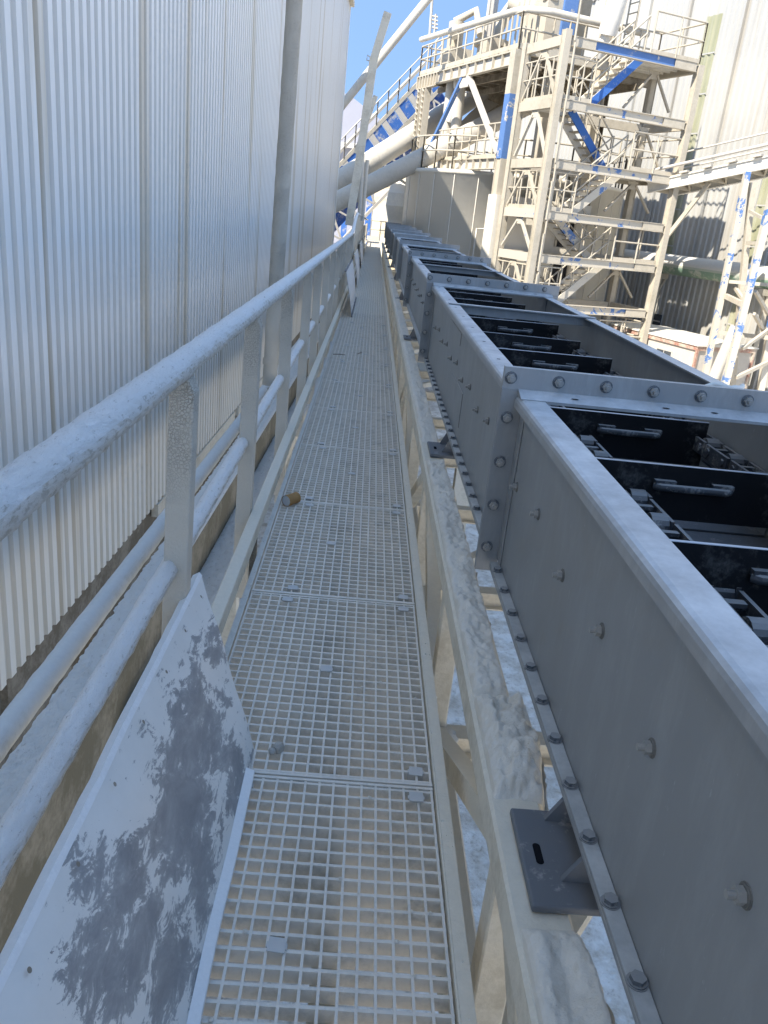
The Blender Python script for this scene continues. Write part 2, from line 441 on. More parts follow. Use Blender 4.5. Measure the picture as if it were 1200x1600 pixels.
# ================================================================== WALKWAY GRATING
XL, XR = -.325, .265
NB, NL = 27, 17
def grating_mesh(mats='grating', fill=False):
    mb = MB()
    for i in range(NB):
        y = (i+.5)/NB
        mb.box(XL, XR, y-.0036, y+.0036, -.032, 0.0)
    for k in range(NL+1):
        x = XL+.004+(XR-XL-.008)*k/NL
        mb.box(x-.0028, x+.0028, .012, .988, -.008, .0015)
    for y in (.007, .993): mb.box(XL, XR, y-.004, y+.004, -.036, .0025)
    if fill:
        mb.box(XL+.003, XR-.003, .02, .98, -.03, -.012, 1)
    return mb
gm = proto_mesh('grating', grating_mesh(), 'grating')
gf = proto_mesh('grating_dusty', grating_mesh(fill=True), ['grating_far', 'grating_far'])
cm = MB(); cm.box(-.017, .017, -.016, .016, .0017, .0042); cm.box(-.020, .020, -.006, .006, -.03, .002)
clip = proto_mesh('clip', cm, 'clip')
ORD = ['nearest', 'second', 'third', 'fourth', 'fifth', 'sixth', 'seventh', 'eighth', 'ninth', 'tenth', 'eleventh', 'twelfth']
for n in range(0, 46):
    y = .63+n*.985
    far = n > 10
    if n < 12:
        extra = {0: 'beside the folded bottom edge of the scraped sheet', 1: 'with small grey stones lying on it', 2: 'just past the scraped leaning sheet', 3: 'with the brown card tube at its near left corner'}.get(n, 'counted from the bottom edge of the photo')
        lab = '%s walkway grating panel, %s' % (ORD[n], extra)
    else: lab = 'dust filled grating panel on the far half of the walkway'
    p = thing('grating_panel', lab, 'grating panel', (0, y, 0), 'grating panels of the walkway')
    o = bpy.data.objects.new('grid', gf if far else gm); C.objects.link(o); o.parent = p
    o.scale = (1, .985, 1); o.rotation_euler = (R(random.uniform(-.12, .12)), 0, 0)
    o.location = (0, 0, random.uniform(-.002, .002))
    if n < 10:
        for cx, cy in ((-.2+random.uniform(-.02, .02), .05), (-.19, .94), (.225, .05), (.222, .94), (-.02+random.uniform(-.05, .05), .5)):
            c = bpy.data.objects.new('clip', clip); C.objects.link(c); c.parent = p; c.location = (cx, cy, .001); c.rotation_euler = (0, 0, R(random.uniform(-6, 6)))

# ================================================================== TRUSS BRIDGE
tr = thing('conveyor_bridge', 'cream lattice truss bridge carrying the grey conveyor beside the walkway', 'truss bridge', (.37, 0, -.45))
YE = 36.0
for s, x in (('n', .37), ('f', 1.30)):
    mb = MB(); mb.box(x-.05, x+.05, -1.5, YE, .19, .268); build('top_chord', mb, 'beige', tr, bevel=.006)
    mb = MB(); mb.box(x-.05, x+.05, -1.5, YE, -.47, -.38); build('bottom_chord', mb, 'beige', tr, bevel=.006)
    k = 0; y = -1.2
    while y < YE:
        if k < 28:
            mb = MB(); mb.box(x-.034, x+.034, y-.034, y+.034, -.38, .19); build('vertical', mb, 'beige', tr, bevel=.004)
            a, b = (-.38, .19) if k % 2 else (.19, -.38)
            mb = MB(); mb.bar((x, y+.04, a), (x, y+1.16, b), .055, .06); build('diagonal', mb, 'beige', tr)
        y += 1.2; k += 1
y = -1.2; k = 0
while y < YE and k < 26:
    mb = MB(); mb.hbeam((-.36, y, -.43), (1.30, y, -.43), .08, .09, .008); build('cross_beam', mb, 'beige', tr)
    if k % 2 == 0:
        mb = MB(); mb.bar((.42, y+.05, -.40), (1.25, y+1.15, -.40), .05, .05); build('wind_brace', mb, 'beige', tr)
    y += 1.2; k += 1
mb = MB(); mb.box(.268, .272, -1, 46, -.05, .012); mb.box(.272, .305, -1, 46, -.05, -.044); mb.box(.2725, .300, -1, 46, .004, .012)
build('edge_angle', mb, 'beige', tr)
mb = MB(); mb.box(-.352, -.331, -1, 46, -.05, -.006); build('edge_strip', mb, 'grating', tr)
for x in (.03,):
    mb = MB(); mb.hbeam((x, -1, -.09), (x, 46, -.09), .05, .1, .006); build('walkway_stringer', mb, 'beige', tr)
# trestle legs under the bridge
for yy in (9.0, 21.0, 33.0):
    for x in (-.3, .37, 1.3):
        mb = MB(); mb.hbeam((x, yy, GZ-.3), (x, yy, -.47), .2, .2, .012, up=(0, 1, 0)); build('leg', mb, 'beige', tr)
# crust of dust lying on the near top chord
def crust_strip(y0, y1, amp, over, seed):
    ny = max(4, int((y1-y0)/(.006 if y1 < 4 else .02))); prof = 24; mb = MB()
    for i in range(ny+1):
        y = y0+(y1-y0)*i/ny; e = min(1, min(i, ny-i)/5.0)
        for j in range(prof+1):
            t = j/prof
            ovr = over*(1+1.4*noise.noise(V((y*3.1, seed, 0))))
            x = .327+(.088+max(0, ovr))*t
            arch = (1-(2*t-1)**6)
            z = .266+e*arch*(.014+.6*amp+amp*noise.fractal(V((x*17, y*9, seed)), .75, 2.1, 5)+.0045*noise.fractal(V((x*75, y*60, seed)), .6, 2.2, 4)+.004*abs(noise.noise(V((x*30, y*26, seed+7)))))
            if t > .85: z -= (t-.85)*.35; x += .004*noise.noise(V((y*60, z*60, seed)))
            if t == 0: z = .264
            if j == prof: z = .245-.02*noise.noise(V((y*21, seed, 4)))
            mb.v.append(V((x, y, z)))
    w = prof+1
    mb.f = [(i*w+j, i*w+j+1, (i+1)*w+j+1, (i+1)*w+j) for i in range(ny) for j in range(prof)]
    mb.f += [tuple(range(w))[::-1], tuple(range(ny*w, ny*w+w))]
    mb.m = [0]*len(mb.f); mb.sm = [True]*(len(mb.f)-2)+[False]*2
    return mb
build('dust_crust', crust_strip(-.6, .965, .012, .02, 1.0), 'crust', tr)
build('dust_crust', crust_strip(1.26, 1.62, .034, .03, 2.0), 'crust', tr)
build('dust_crust', crust_strip(1.60, 3.55, .014, .012, 3.0), 'crust', tr)
build('dust_crust', crust_strip(3.86, 7.3, .010, .010, 4.0), 'crust', tr)
build('dust_crust', crust_strip(7.7, 16.0, .010, .012, 5.0), 'crust', tr)
# two flakes of caked dust on the lower chord
for i, (u, v) in enumerate(((694, 1150), (692, 1178))):
    p = atz(u, v, -.36); mb = MB(); r = .045-.012*i
    bm = bmesh.new(); bmesh.ops.create_icosphere(bm, subdivisions=3, radius=r)
    for q in bm.verts: q.co *= 1+.5*noise.fractal(q.co*22+V((i, 0, 0)), .7, 2, 4); q.co.z *= .45
    mb.add([x.co+p for x in bm.verts], [[x.index for x in f.verts] for f in bm.faces], 0, True); bm.free()
    build('dust_lump', mb, 'crust', tr)

# ================================================================== TROUGH CONVEYOR
XP, XQ = .465, 1.275        # the two side panels
def mirror(x): return XP+XQ-x
PITCH = 3.63
def slope(y): return 0.0048*max(0, y-2.0)
def trough(n):
    y0 = 2.25+PITCH*(n-1); y1 = y0+PITCH
    names = ['nearest', 'second', 'third', 'fourth', 'fifth', 'sixth', 'seventh', 'eighth', 'ninth', 'last']
    ex = ['cut by the right edge of the photo', 'with the slim cross tie over its flights', 'from the camera', 'from the camera, level with the first far leaning sheet', 'from the camera', 'from the camera', 'from the camera', 'from the camera', 'from the camera', 'before the grey inlet hood'][n]
    t = thing('trough_section', '%s grey steel trough section %s' % (names[n], ex), 'conveyor section', (.87, y0, .30+slope(y0)), 'trough sections of the scraper conveyor')
    Z = slope(y0)
    e = .003
    def P(name, mb, mat, **k):
        for p in mb.v: p.z += slope(p.y)
        return build(name, mb, mat, t, **k)
    for xa, xb in ((XP, XP+.005), (XQ-.005, XQ)):
        mb = MB(); mb.box(xa, xb, y0+.012, y1-.012, .352, .852); P('side_panel', mb, 'primer')
    lip = [(.438, .834), (.438, .852), (.441, .859), (.447, .864), (.455, .8665), (.512, .8665), (.512, .860), (.457, .860), (.449, .857), (.4445, .851), (.4445, .834)]
    mb = MB(); mb.strip(lip, y0+.0125, y1-.0125)
    hs = []
    yy = y1-.16
    while yy > y0+.1:
        hs.append(yy); yy -= .41
    for yh in hs:
        q = [(.478+.0075*math.cos(a*math.pi/6), yh+.0075*math.sin(a*math.pi/6), .8670) for a in range(12)]
        mb.add(q, [tuple(range(12))], 1)
    P('top_lip', mb, ['primer_lip', 'hole'])
    mb = MB(); mb.strip([(mirror(x), z) for x, z in lip], y0+.0125, y1-.0125); P('top_lip', mb, 'primer_lip')
    for a, b in ((.436, XP-.0005), (XQ+.0005, mirror(.436))):
        mb = MB(); mb.box(a, b, y0+.03, y1-.03, .351, .359); mb.box(a, b, y0+.03, y1-.03, .340, .3495); P('bottom_flange', mb, 'primer', bevel=.001)
    mb = MB(); mb.box(XP+.006, XQ-.006, y0+.01, y1-.01, .500, .506); P('deck', mb, 'plate_dark')
    for ga, gb in ((XP+.006, XP+.03), (XQ-.03, XQ-.006)):
        mb = MB(); mb.box(ga, gb, y0+.02, y1-.02, .59, .598); P('guide_rail', mb, 'chain')
    mb = MB(); mb.box(XP+.006, XQ-.006, y0+.01, y1-.01, .352, .358); P('floor_plate', mb, 'plate_dark')
    for ya, sg in ((y0+.010, 1), (y1-.010, -1)):
        for x0, x1, xr in ((.398, .4645, .4600), (mirror(.4645), mirror(.398), mirror(.4645))):
            mb = MB()
            mb.box(x0, x1, min(ya, ya+sg*-.008), max(ya, ya+sg*-.008), .318, .8815)
            mb.box(xr, xr+.0045, min(ya, ya+sg*.055), max(ya, ya+sg*.055), .362, .833)
            P('end_flange', mb, 'primer', bevel=.0015)
        mb = MB()
        mb.box(.398, mirror(.398), min(ya, ya-sg*.008), max(ya, ya-sg*.008), .882, .944)
        for xa, xb, zb in ((.512, mirror(.512), .861), (.444, .5118, .8672), (mirror(.5118), mirror(.444), .8672)):
            yw, yfr = ya+sg*.0005, ya+sg*.062
            mb.prism([(xa, yw, zb), (xa, yw, .8845), (xa, yfr, .8690), (xa, yfr, zb)], (xb-xa, 0, 0))
        if n < 4:
            for xh in (.60, .86, 1.0, 1.17):
                q = [(xh+.011*math.cos(c_*math.pi/6), ya+sg*.035+.005*math.sin(c_*math.pi/6), .8769+.0010+.0001*0) for c_ in range(12)]
                mb.add(q, [tuple(range(12))], 1)
        P('cross_angle', mb, ['primer_lip', 'hole'])
    ym = y0+2.38
    if n: mb = MB(); mb.box(.45, mirror(.45), ym-.022, ym+.022, .8685, .8745); mb.box(.452, mirror(.452), ym+.016, ym+.022, .82, .868); P('cross_tie', mb, 'primer_lip')
    # bolts
    if n < 3:
        yb = y1-.010-.0005
        for k in range(7):
            x = .418+.1365*k
            inst('bolt', NUT, t, (x, yb, .914+slope(yb)), (R(90), 0, R(random.uniform(-30, 30))*0))
        for z in (.80, .667, .533, .398):
            inst('bolt', NUT, t, (.424, yb, z+slope(yb)), (R(90), random.uniform(0, 1), 0))
        yy = y1-.11 if n != 1 else y1-.44; k = 0
        while yy > y0+.2:
            for dz in ((.0,) if n != 1 else (.0,)):
                inst('nut', NUTS, t, (XP, yy, (.655 if k % 2 else .626)+dz+slope(yy)), (R(90), 0, R(-90)))
            yy -= .295; k += 1
        yy = y1-.10
        while yy > y0+.1 and n < 2:
            if not (n == 1 and yy < y0+.3): inst('bolt_head', HEAD, t, (.4495, yy, .359+slope(yy)), (0, 0, random.uniform(0, 1)))
            yy -= .135
        if n == 1:
            mb = MB()
            for (yd, z0, z1) in ((4.45, .74, .80), (4.1, .42, .58)):
                mb.box(XP-.003, XP-.0005, yd-.012-.5, yd, z0, z1)
            P('patch_plate', mb, 'primer')
    # foot
    yf = {0: 1.105, 1: 3.72, 2: 7.5}.get(n, y0+1.7)
    for x0, x1, gx in ((.352, .520, .43), (mirror(.520), mirror(.352), mirror(.43))):
        mb = MB(); zt = .2865; mb.box(x0, x1, yf-.115, yf+.115, .271, zt)
        sl = [(math.cos(a)*.007+.383, math.sin(a)*.007+yf+(.018 if math.sin(a) > 0 else -.018), zt+.0006) for a in [2*math.pi*(i+.5)/16 for i in range(16)]]
        if x0 < .4: mb.add(sl, [tuple(range(16))], 1)
        ft = build('foot', mb, ['plate_dark', 'hole'], t, bevel=.004, seg=2)
        sg = 1 if x0 < .6 else -1
        xi = .519 if sg > 0 else mirror(.519)
        for yg in (yf+.085, yf-.06):
            mb = MB(); mb.prism([(xi, yg, zt), (xi-sg*.108, yg, zt), (xi-sg*.078, yg, .339+slope(yg)), (xi, yg, .339+slope(yg))], (0, .010, 0)); build('gusset', mb, 'plate_dark', ft)
    return t
for n in range(10): trough(n)
# a red primer spot left on the underside of the first joint
# scraper chain
ch = thing('scraper_chain', 'black scraper flights on a pair of dusty link chains inside the grey trough', 'drag chain', (.93, 0, .52))
fl = MB(); fl.box(.595, 1.225, -.005, .005, .585, .742); fl.box(.595, 1.225, -.0052, .0052, .742, .7436, 1)
flm = proto_mesh('flight', fl, ['black', 'edge'])
br = MB()
br.tube([(.838, -.014, .684), (.85, -.026, .684), (1.04, -.026, .684), (1.052, -.014, .684)], .011, 8)
for xx in (.865, 1.03): br.box(xx-.03, xx+.03, -.024, -.006, .688, .702)
brm = proto_mesh('wear_bar', br, 'chain')
k = 0; yy = -.37
ys = []
while yy < 34.5: ys.append(yy); yy += .62
def link_mesh():
    mb = MB()
    for s in (-1, 1): mb.box(s*.030-.005, s*.030+.005, -.088, .088, -.024, .024); mb.cyl((s*.036, -.06, 0), (s*.043, -.06, 0), .014, 8)
    mb.cyl((-.022, -.06, 0), (.022, -.06, 0), .034, 16)
    mb.cyl((-.040, .06, 0), (.040, .06, 0), .015, 10)
    mb.box(-.020, .020, .03, .05, .010, .020)
    return mb
LK = link_mesh()
for y in ys:
    f = inst('flight', flm, ch, (random.uniform(-.006, .006), y+random.uniform(-.012, .012), slope(y)+random.uniform(-.006, .002)), (R(random.uniform(-2.5, 2.5)), R(random.uniform(-.5, .5)), R(random.uniform(-.8, .8))))
    b = bpy.data.objects.new('wear_bar', brm); C.objects.link(b); b.parent = f
for x in (.79, 1.226):
    mb = MB(); y = -.5
    while y < 14:
        mb.add([p+V((x+.003*math.sin(y*9), y, (.63 if x < 1 else .662)+slope(y))) for p in LK.v], LK.f, 0); y += .19
    build('chain_strand', mb, 'chain', ch)
# a rope end lying over the far lip of the second section
mb = MB(); mb.tube([(1.10, 2.60, .873), (1.16, 2.62, .893), (1.23, 2.64, .884), (1.285, 2.68, .880), (1.315, 2.74, .878), (1.325, 2.86, .82)], .008, 8, jit=.003, sub=.01)
single('rope_end', mb, 'galv', 'grey frayed rope lying across the far lip of the trough', 'rope')

# inlet hood at the far end of the conveyor
hd = thing('inlet_hood', 'tall dull grey sheet metal hood at the far end of the conveyor', 'hood', (.9, 36.2, .9))
y0, y1 = 35.2, 37.2
def quadloft(mb, rings, m=0):
    n = len(rings[0]); o = len(mb.v)
    vs = [V(p) for r in rings for p in r]
    fs = [(i*n+k, i*n+(k+1) % n, (i+1)*n+(k+1) % n, (i+1)*n+k) for i in range(len(rings)-1) for k in range(n)]
    return mb.add(vs, fs+[tuple(range(n))[::-1], tuple(range((len(rings)-1)*n, len(rings)*n))], m)
rg = lambda x0, x1, ya, yb, z: [(x0, ya, z), (x1, ya, z), (x1, yb, z), (x0, yb, z)]
mb = MB(); quadloft(mb, [rg(.52, 1.20, y0, y1, .86), rg(.50, 1.22, y0, y1, 1.2), rg(.35, 1.30, y0-.3, y1+.2, 1.75), rg(.40, 1.32, y0-.3, y1+.2, 2.25), rg(.55, 1.1, y0, y1, 2.75)])
build('hood_body', mb, 'galv', hd)
mb = MB(); mb.bar((1.34, y0-.32, 2.72), (1.34, y0-.32, .5), .07, .07); mb.bar((.6, y0-.32, 2.86), (1.34, y0-.32, 2.50), .08, .1); build('hood_frame', mb, 'beige', hd)
mb = MB(); quadloft(mb, [[(.75, y0, 2.3), (1.35, y0, 2.3), (1.35, y1, 2.3), (.75, y1, 2.3)], [tuple(at(690, 255, 35.5)), tuple(at(712, 250, 35.5)), tuple(at(712, 250, 36.8)), tuple(at(690, 255, 36.8))]]); build('feed_chute', mb, 'galv', hd)

# ================================================================== HANDRAIL (left)
hr = thing('handrail', 'white dust coated tubular handrail along the left of the walkway', 'handrail', (-.435, 0, -.1))
RX = -.437
mb = MB(); mb.tube([(RX, -.6, .918), (RX, .9, .918), (RX, 5, .924), (RX, 15.8, .93)], .034, 20, jit=.0035, sub=.025, jf=40)
mb.tube([(RX, 15.8, .93), (RX+.003, 17.0, 1.0), (RX+.005, 18.0, 1.18), (RX+.005, 19.5, 1.30), (RX+.005, 21.0, 1.28), (RX+.005, 45, 1.05)], .036, 12, sub=.3)
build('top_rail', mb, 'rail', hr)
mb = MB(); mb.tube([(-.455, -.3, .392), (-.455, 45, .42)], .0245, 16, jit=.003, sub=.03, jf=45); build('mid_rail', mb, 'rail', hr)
PY_ = [.60, 1.93, 3.15, 4.50, 5.85, 6.95]
while PY_[-1] < 44: PY_.append(PY_[-1]+1.25)
for i, y in enumerate(PY_):
    if i == 0: continue
    lean = {1: .024, 2: .012}.get(i, random.uniform(-.008, .010))
    mb = MB(); w = .031
    x = -.437
    def Q(a, b, z): return V((x+a+lean*(z-.4), y+b, z))
    prof = [(-w, -.3), (w, -.3), (w, .86), (w*.55, .893), (-w*.55, .893), (-w, .86)]
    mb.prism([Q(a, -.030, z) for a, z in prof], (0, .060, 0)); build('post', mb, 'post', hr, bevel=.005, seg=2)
mb = MB(); mb.box(-.408, -.362, -.5, 46, .035, .100); mb.box(-.408, -.402, -.5, 46, -.05, .036)
build('toe_board', mb, 'beige', hr, bevel=.004)
mb = MB(); mb.prism([(-.425, 16.8, .15), (-.425, 30, .15), (-.425, 30, 1.15), (-.425, 20.5, 1.25), (-.425, 18.3, 1.12)], (.012, 0, 0)); build('infill_sheet', mb, 'beige', hr)

# leaning sheets
def lean_sheet(label, y0, y1a, y1b, h, xt, xb, mats, first=False, seed=0):
    t = thing('leaning_sheet', label, 'metal sheet', (xb, y0, 0), 'metal sheets leaning on the handrail')
    a = V((xb, 0, .012)); b = V((xt, 0, h)); n = (b-a).cross(V((0, 1, 0))).normalized()
    if n.x < 0: n = -n
    ny, nt_ = 44, 26; mb = MB()
    def S(i, j):
        t_ = j/nt_; w = y1a+(y1b-y1a)*t_-(.012*math.sin(t_*math.pi) if first else 0)
        y = y0+(w-y0)*i/ny
        p = a.lerp(b, t_); p = V((p.x, y, p.z))
        return p+n*(.010*math.sin(t_*3.1)*(1+.6*math.sin(y*3+seed))+.006*noise.noise(V((y*4, t_*3, seed))))
    w = nt_+1
    vs = [S(i, j) for i in range(ny+1) for j in range(w)]
    fs = [(i*w+j, (i+1)*w+j, (i+1)*w+j+1, i*w+j+1) for i in range(ny) for j in range(nt_)]
    mb.add(vs, fs, 0, True)
    mb.add([p-n*.004 for p in vs], [f[::-1] for f in fs], 0, True)
    build('face', mb, mats[0], t)
    mb = MB()   # folded upper edge and lower edge strip
    top = [S(i, nt_) for i in range(ny+1)]; bot = [S(i, 0) for i in range(ny+1)]
    d = (b-a).normalized()
    vs = []
    for i, p in enumerate(top):
        jj = .002*noise.noise(V((p.y*18, seed, 1)))
        for q in (p-d*.001+n*.002, p+d*(.012+jj)+n*.001, p+d*(.014+jj)-n*.020, p+d*.002-n*.022): vs.append(q)
    fs = [(i*4+k, i*4+(k+1) % 4, i*4+4+(k+1) % 4, i*4+4+k) for i in range(ny) for k in range(4)]+[(0, 1, 2, 3), (ny*4+3, ny*4+2, ny*4+1, ny*4)]
    mb.add(vs, fs, 0, False)
    build('folded_edge', mb, mats[1], t)
    mb = MB(); vs = []
    for i, p in enumerate(bot):
        if first and p.y > 1.645: continue
        for q in (p+d*.016+n*.002, p+n*.014-d*.002, p+n*.013-d*.006, p-d*.004): vs.append(q)
    k4 = len(vs)//4
    mb.add(vs, [(i*4+k, i*4+(k+1) % 4, i*4+4+(k+1) % 4, i*4+4+k) for i in range(k4-1) for k in range(4)]+[(0, 1, 2, 3), (k4*4-1, k4*4-2, k4*4-3, k4*4-4)], 0, False)
    build('bottom_strip', mb, mats[1], t)
    if first:
        for k in range(8):
            y = .62+k*.19; q = a.lerp(b, .945); q = V((q.x, y, q.z))+n*.013
            hp = MB(); e1 = V((0, 1, 0)); 
            hp.add([q+(e1*math.cos(c)+d*math.sin(c))*.0045 for c in [2*math.pi*i/12 for i in range(12)]], [tuple(range(12))], 0)
            build('screw_hole', hp, 'brown', t)
    return t
lean_sheet('large white sheet with grey scraped patches leaning on the near handrail', -.2, 1.69, 2.06, .305, -.400, -.185, ['sheet', 'sheet_edge'], True)
lean_sheet('white curved sheet leaning on the handrail, nearest of the far four', 10.9, 13.6, 13.9, .58, -.325, -.215, ['sheet_edge', 'plate_dark'], seed=2)
lean_sheet('second of the far white sheets, leaning in front of a brown gap', 15.6, 18.0, 18.3, .58, -.33, -.24, ['sheet_edge', 'beige'], seed=3)
lean_sheet('third of the far sheets leaning on the handrail', 21.5, 25.0, 25.2, .58, -.35, -.27, ['sheet_edge', 'beige'], seed=4)
lean_sheet('farthest small sheet leaning at the end of the handrail', 28.0, 31.3, 31.5, .55, -.38, -.30, ['beige', 'beige'], seed=5)

# card tube and stones on the grating
p = atz(455, 780, .027)
t = thing('card_tube', 'crushed brown card tube lying on the grating by the toe board', 'litter', (p.x, p.y, 0))
ax = V((.55, .80, 0)).normalized()*.038
mb = MB(); mb.tube([p-ax, p-ax*.3, p+ax*.4, p+ax], [.026, .0265, .025, .027], 16, caps=False, jit=.002); build('wrapper', mb, 'rust', t)
mb = MB(); mb.tube([p-ax*.93, p-ax*.91], .0245, 16); mb.tube([p+ax*.91, p+ax*.93], .0245, 16); build('end_cap', mb, 'card_end', t)
for i, (u, v, r) in enumerate(((424, 1174, .010), (434, 1168, .015))):
    p = atz(u, v, r*.6); mb = MB(); bm = bmesh.new(); bmesh.ops.create_icosphere(bm, subdivisions=2, radius=r)
    for q in bm.verts: q.co *= 1+.45*noise.noise(q.co*60+V((i*5, 0, 0)))
    mb.add([x.co+p for x in bm.verts], [[x.index for x in f.verts] for f in bm.faces]); bm.free()
    single('stone', mb, 'stone', ['smaller grey stone on the walkway grating, nearer the scraped sheet', 'larger grey stone on the walkway grating by the scraped sheet'][i], 'stone', 'stones on the grating')
for i, (u, v, a) in enumerate(((530, 554, .2), (562, 552, 1.2))):
    p = atz(u, v, .006); mb = MB(); d = V((math.cos(a), math.sin(a), 0))*.06; mb.tube([p-d, p+V((0, .012, .002)), p+d], .004, 6)
    single('twig', mb, 'brown', ['dark straight twig lying across the grating', 'short dark twig lying along the grating'][i], 'twig')

gr = MB()
for k in range(420):
    y = .5+9*random.random()**1.6; side = random.random()
    x = random.uniform(XL+.01, XR-.01) if side < .35 else (random.uniform(.274, .30) if side < .6 else random.uniform(-.35, -.333))
    z = .0015 if side < .35 else (.012 if side < .6 else -.006)
    if side < .35: y = .63+.985*((round((y-.63)/.985*NB-.5)+.5)/NB)
    r = random.uniform(.0015, .0055)
    gr.add([(x+r*math.cos(a)*random.uniform(.7, 1.2), y+r*math.sin(a)*random.uniform(.7, 1.2), z) for a in (0, 1.3, 2.5, 3.8, 5)]+[(x, y, z+r*.9)], [(i, (i+1) % 5, 5) for i in range(5)])
tag(build('grit', gr, 'crust'), 'crumbs of pale grit scattered along the walkway', None, kind='stuff')

# ================================================================== LEFT BUILDING
def wx(y): return -2.2+.0216*y
YA, YB = -7.0, 31.0
ZB, ZT = -1.73, 7.78
lb = thing('clad_building', 'tall white ribbed metal building along the left of the walkway', 'building', (-8, 12, GZ))
mb = MB(); pitch = .145; y = YA; pts = []
while y < YB:
    for o, dx in ((0, .0), (.046, .0), (.055, .022), (.126, .022), (.135, 0)): pts.append((y+o, dx))
    y += pitch
pts = [p for p in pts if p[0] < YB]
zs = [ZB, ZT]
vs = []
for (yy, dx) in pts:
    for z in zs: vs.append((wx(yy)+dx, yy, z))
for i in range(len(pts)-1):
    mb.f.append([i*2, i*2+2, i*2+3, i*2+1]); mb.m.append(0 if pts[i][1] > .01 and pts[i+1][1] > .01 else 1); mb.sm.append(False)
mb.v = [V(p) for p in vs]
# thickness edge at the foot
mb.add([(wx(yy)+dx, yy, ZB) for yy, dx in pts]+[(wx(yy)-.03, yy, ZB) for yy, dx in pts], [(i, i+1, len(pts)+i+1, len(pts)+i) for i in range(len(pts)-1)])
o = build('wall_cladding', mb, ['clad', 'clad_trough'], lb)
mb = MB()
mb.add([(wx(YA)-.02, YA, ZB), (wx(YB)-.02, YB, ZB), (wx(YB)-.02, YB, ZT), (wx(YA)-.02, YA, ZT), (-14, YA, ZB), (-14, YB, ZB), (-14, YB, ZT+2.5), (-14, YA, ZT+2.5)],
       [(0, 1, 2, 3), (1, 5, 6, 2), (4, 0, 3, 7), (5, 4, 7, 6), (3, 2, 6, 7)], 0)
build('core_wall', mb, 'clad', lb)
mb = MB()
def plinth(p): return V((wx(p.y)+p.x, p.y, p.z))
for a, b, dd in ((YA, 4.55, -.03), (4.55, 6.2, .02), (6.2, 12.5, -.01), (12.5, YB, .01)):
    mb.box(-.5, dd-.05, a, b, GZ-.3, ZB+.06, 0, plinth)
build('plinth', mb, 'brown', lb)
mb = MB()
for a, b in ((7.9, 12.2), (12.5, 19.0)): mb.box(-.04, .03, a, b, ZB-.16, ZB-.02, 0, plinth)
build('base_rail', mb, 'beige', lb)
mb = MB(); mb.box(-.05, .055, YB-.02, YB+.05, ZB, ZT+.03, 0, plinth); build('corner_trim', mb, 'clad', lb)
mb = MB(); mb.box(-.25, .16, YA, YB+.2, ZT, ZT+.14, 0, plinth); build('eaves_gutter', mb, 'beige', lb)
# pipe along the foot of the wall
mb = MB(); mb.tube([(-1.497-.0216*3, -3, -1.0), (-1.497+.0216*12, 12, -1.0), (-1.497+.0216*34, 34, -1.0)], .061, 20, jit=.004, sub=.06, jf=22)
t = thing('wall_pipe', 'thick dusty cream pipe running under the foot of the ribbed wall', 'pipe', (-1.3, 0, -1.1)); build('pipe_run', mb, 'pipe_near', t)
for y in (1.0, 4.0, 7.0, 10.0):
    mb = MB(); mb.box(-1.58+.0216*y, -1.42+.0216*y, y-.03, y+.03, GZ, -1.055); build('bracket', mb, 'brown', t)
# dusty girder
def lx(y): return .0216*y-.02
gd = thing('pipe_rack_girder', 'long steel girder with a thick bed of white dust beside the handrail', 'girder', (-.85, 0, -.7))
def gt(p): return V((p.x+lx(p.y), p.y, p.z))
mb = MB(); mb.box(-1.045, -.895, -3, 30, -.475, -.462, 0, gt); mb.box(-.907, -.895, -3, 30, -1.05, -.475, 0, gt); mb.box(-1.045, -.895, -3, 30, -1.065, -1.05, 0, gt)
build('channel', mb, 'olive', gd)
mb = MB(); mb.box(-.894, -.71, 2.75, 30, -.725, -.712, 0, gt); mb.box(-.722, -.71, 2.75, 30, -.80, -.725, 0, gt); build('ledge_angle', mb, 'beige', gd)
def bed(x0, x1, z0, amp, y0, y1, seed, st=.014):
    mb = MB(); ny = int((y1-y0)/st); nx = 14
    for i in range(ny+1):
        y = y0+(y1-y0)*i/ny
        for j in range(nx+1):
            t_ = j/nx; ed = .012*noise.noise(V((y*14, seed, 0)))+.008*noise.noise(V((y*40, seed, 2)))
            x = x0+(x1-x0)*t_-(ed+.008)*(1-t_)**3
            z = z0+amp*(.6+.55*noise.fractal(V((x*30, y*22, seed)), .7, 2, 4)+.35*noise.fractal(V((x*95, y*70, seed)), .7, 2, 3))*(1-(2*t_-1)**8)
            mb.v.append(gt(V((x, y, z))))
    w = nx+1
    mb.f = [(i*w+j, i*w+j+1, (i+1)*w+j+1, (i+1)*w+j) for i in range(ny) for j in range(nx)]
    mb.m = [0]*len(mb.f); mb.sm = [True]*len(mb.f); return mb
build('dust_bed', bed(-1.05, -.892, -.461, .020, .2, 14, 1), 'fluffy', gd)
build('dust_bed', bed(-.893, -.712, -.711, .02, 2.76, 14, 6), 'fluffy', gd)
for y in (2.4, 5.4, 8.6, 13, 19, 25):
    mb = MB(); mb.box(-1.02+lx(y), -.87+lx(y), y-.08, y+.08, GZ-.3, -1.07); build('column', mb, 'beige', gd)
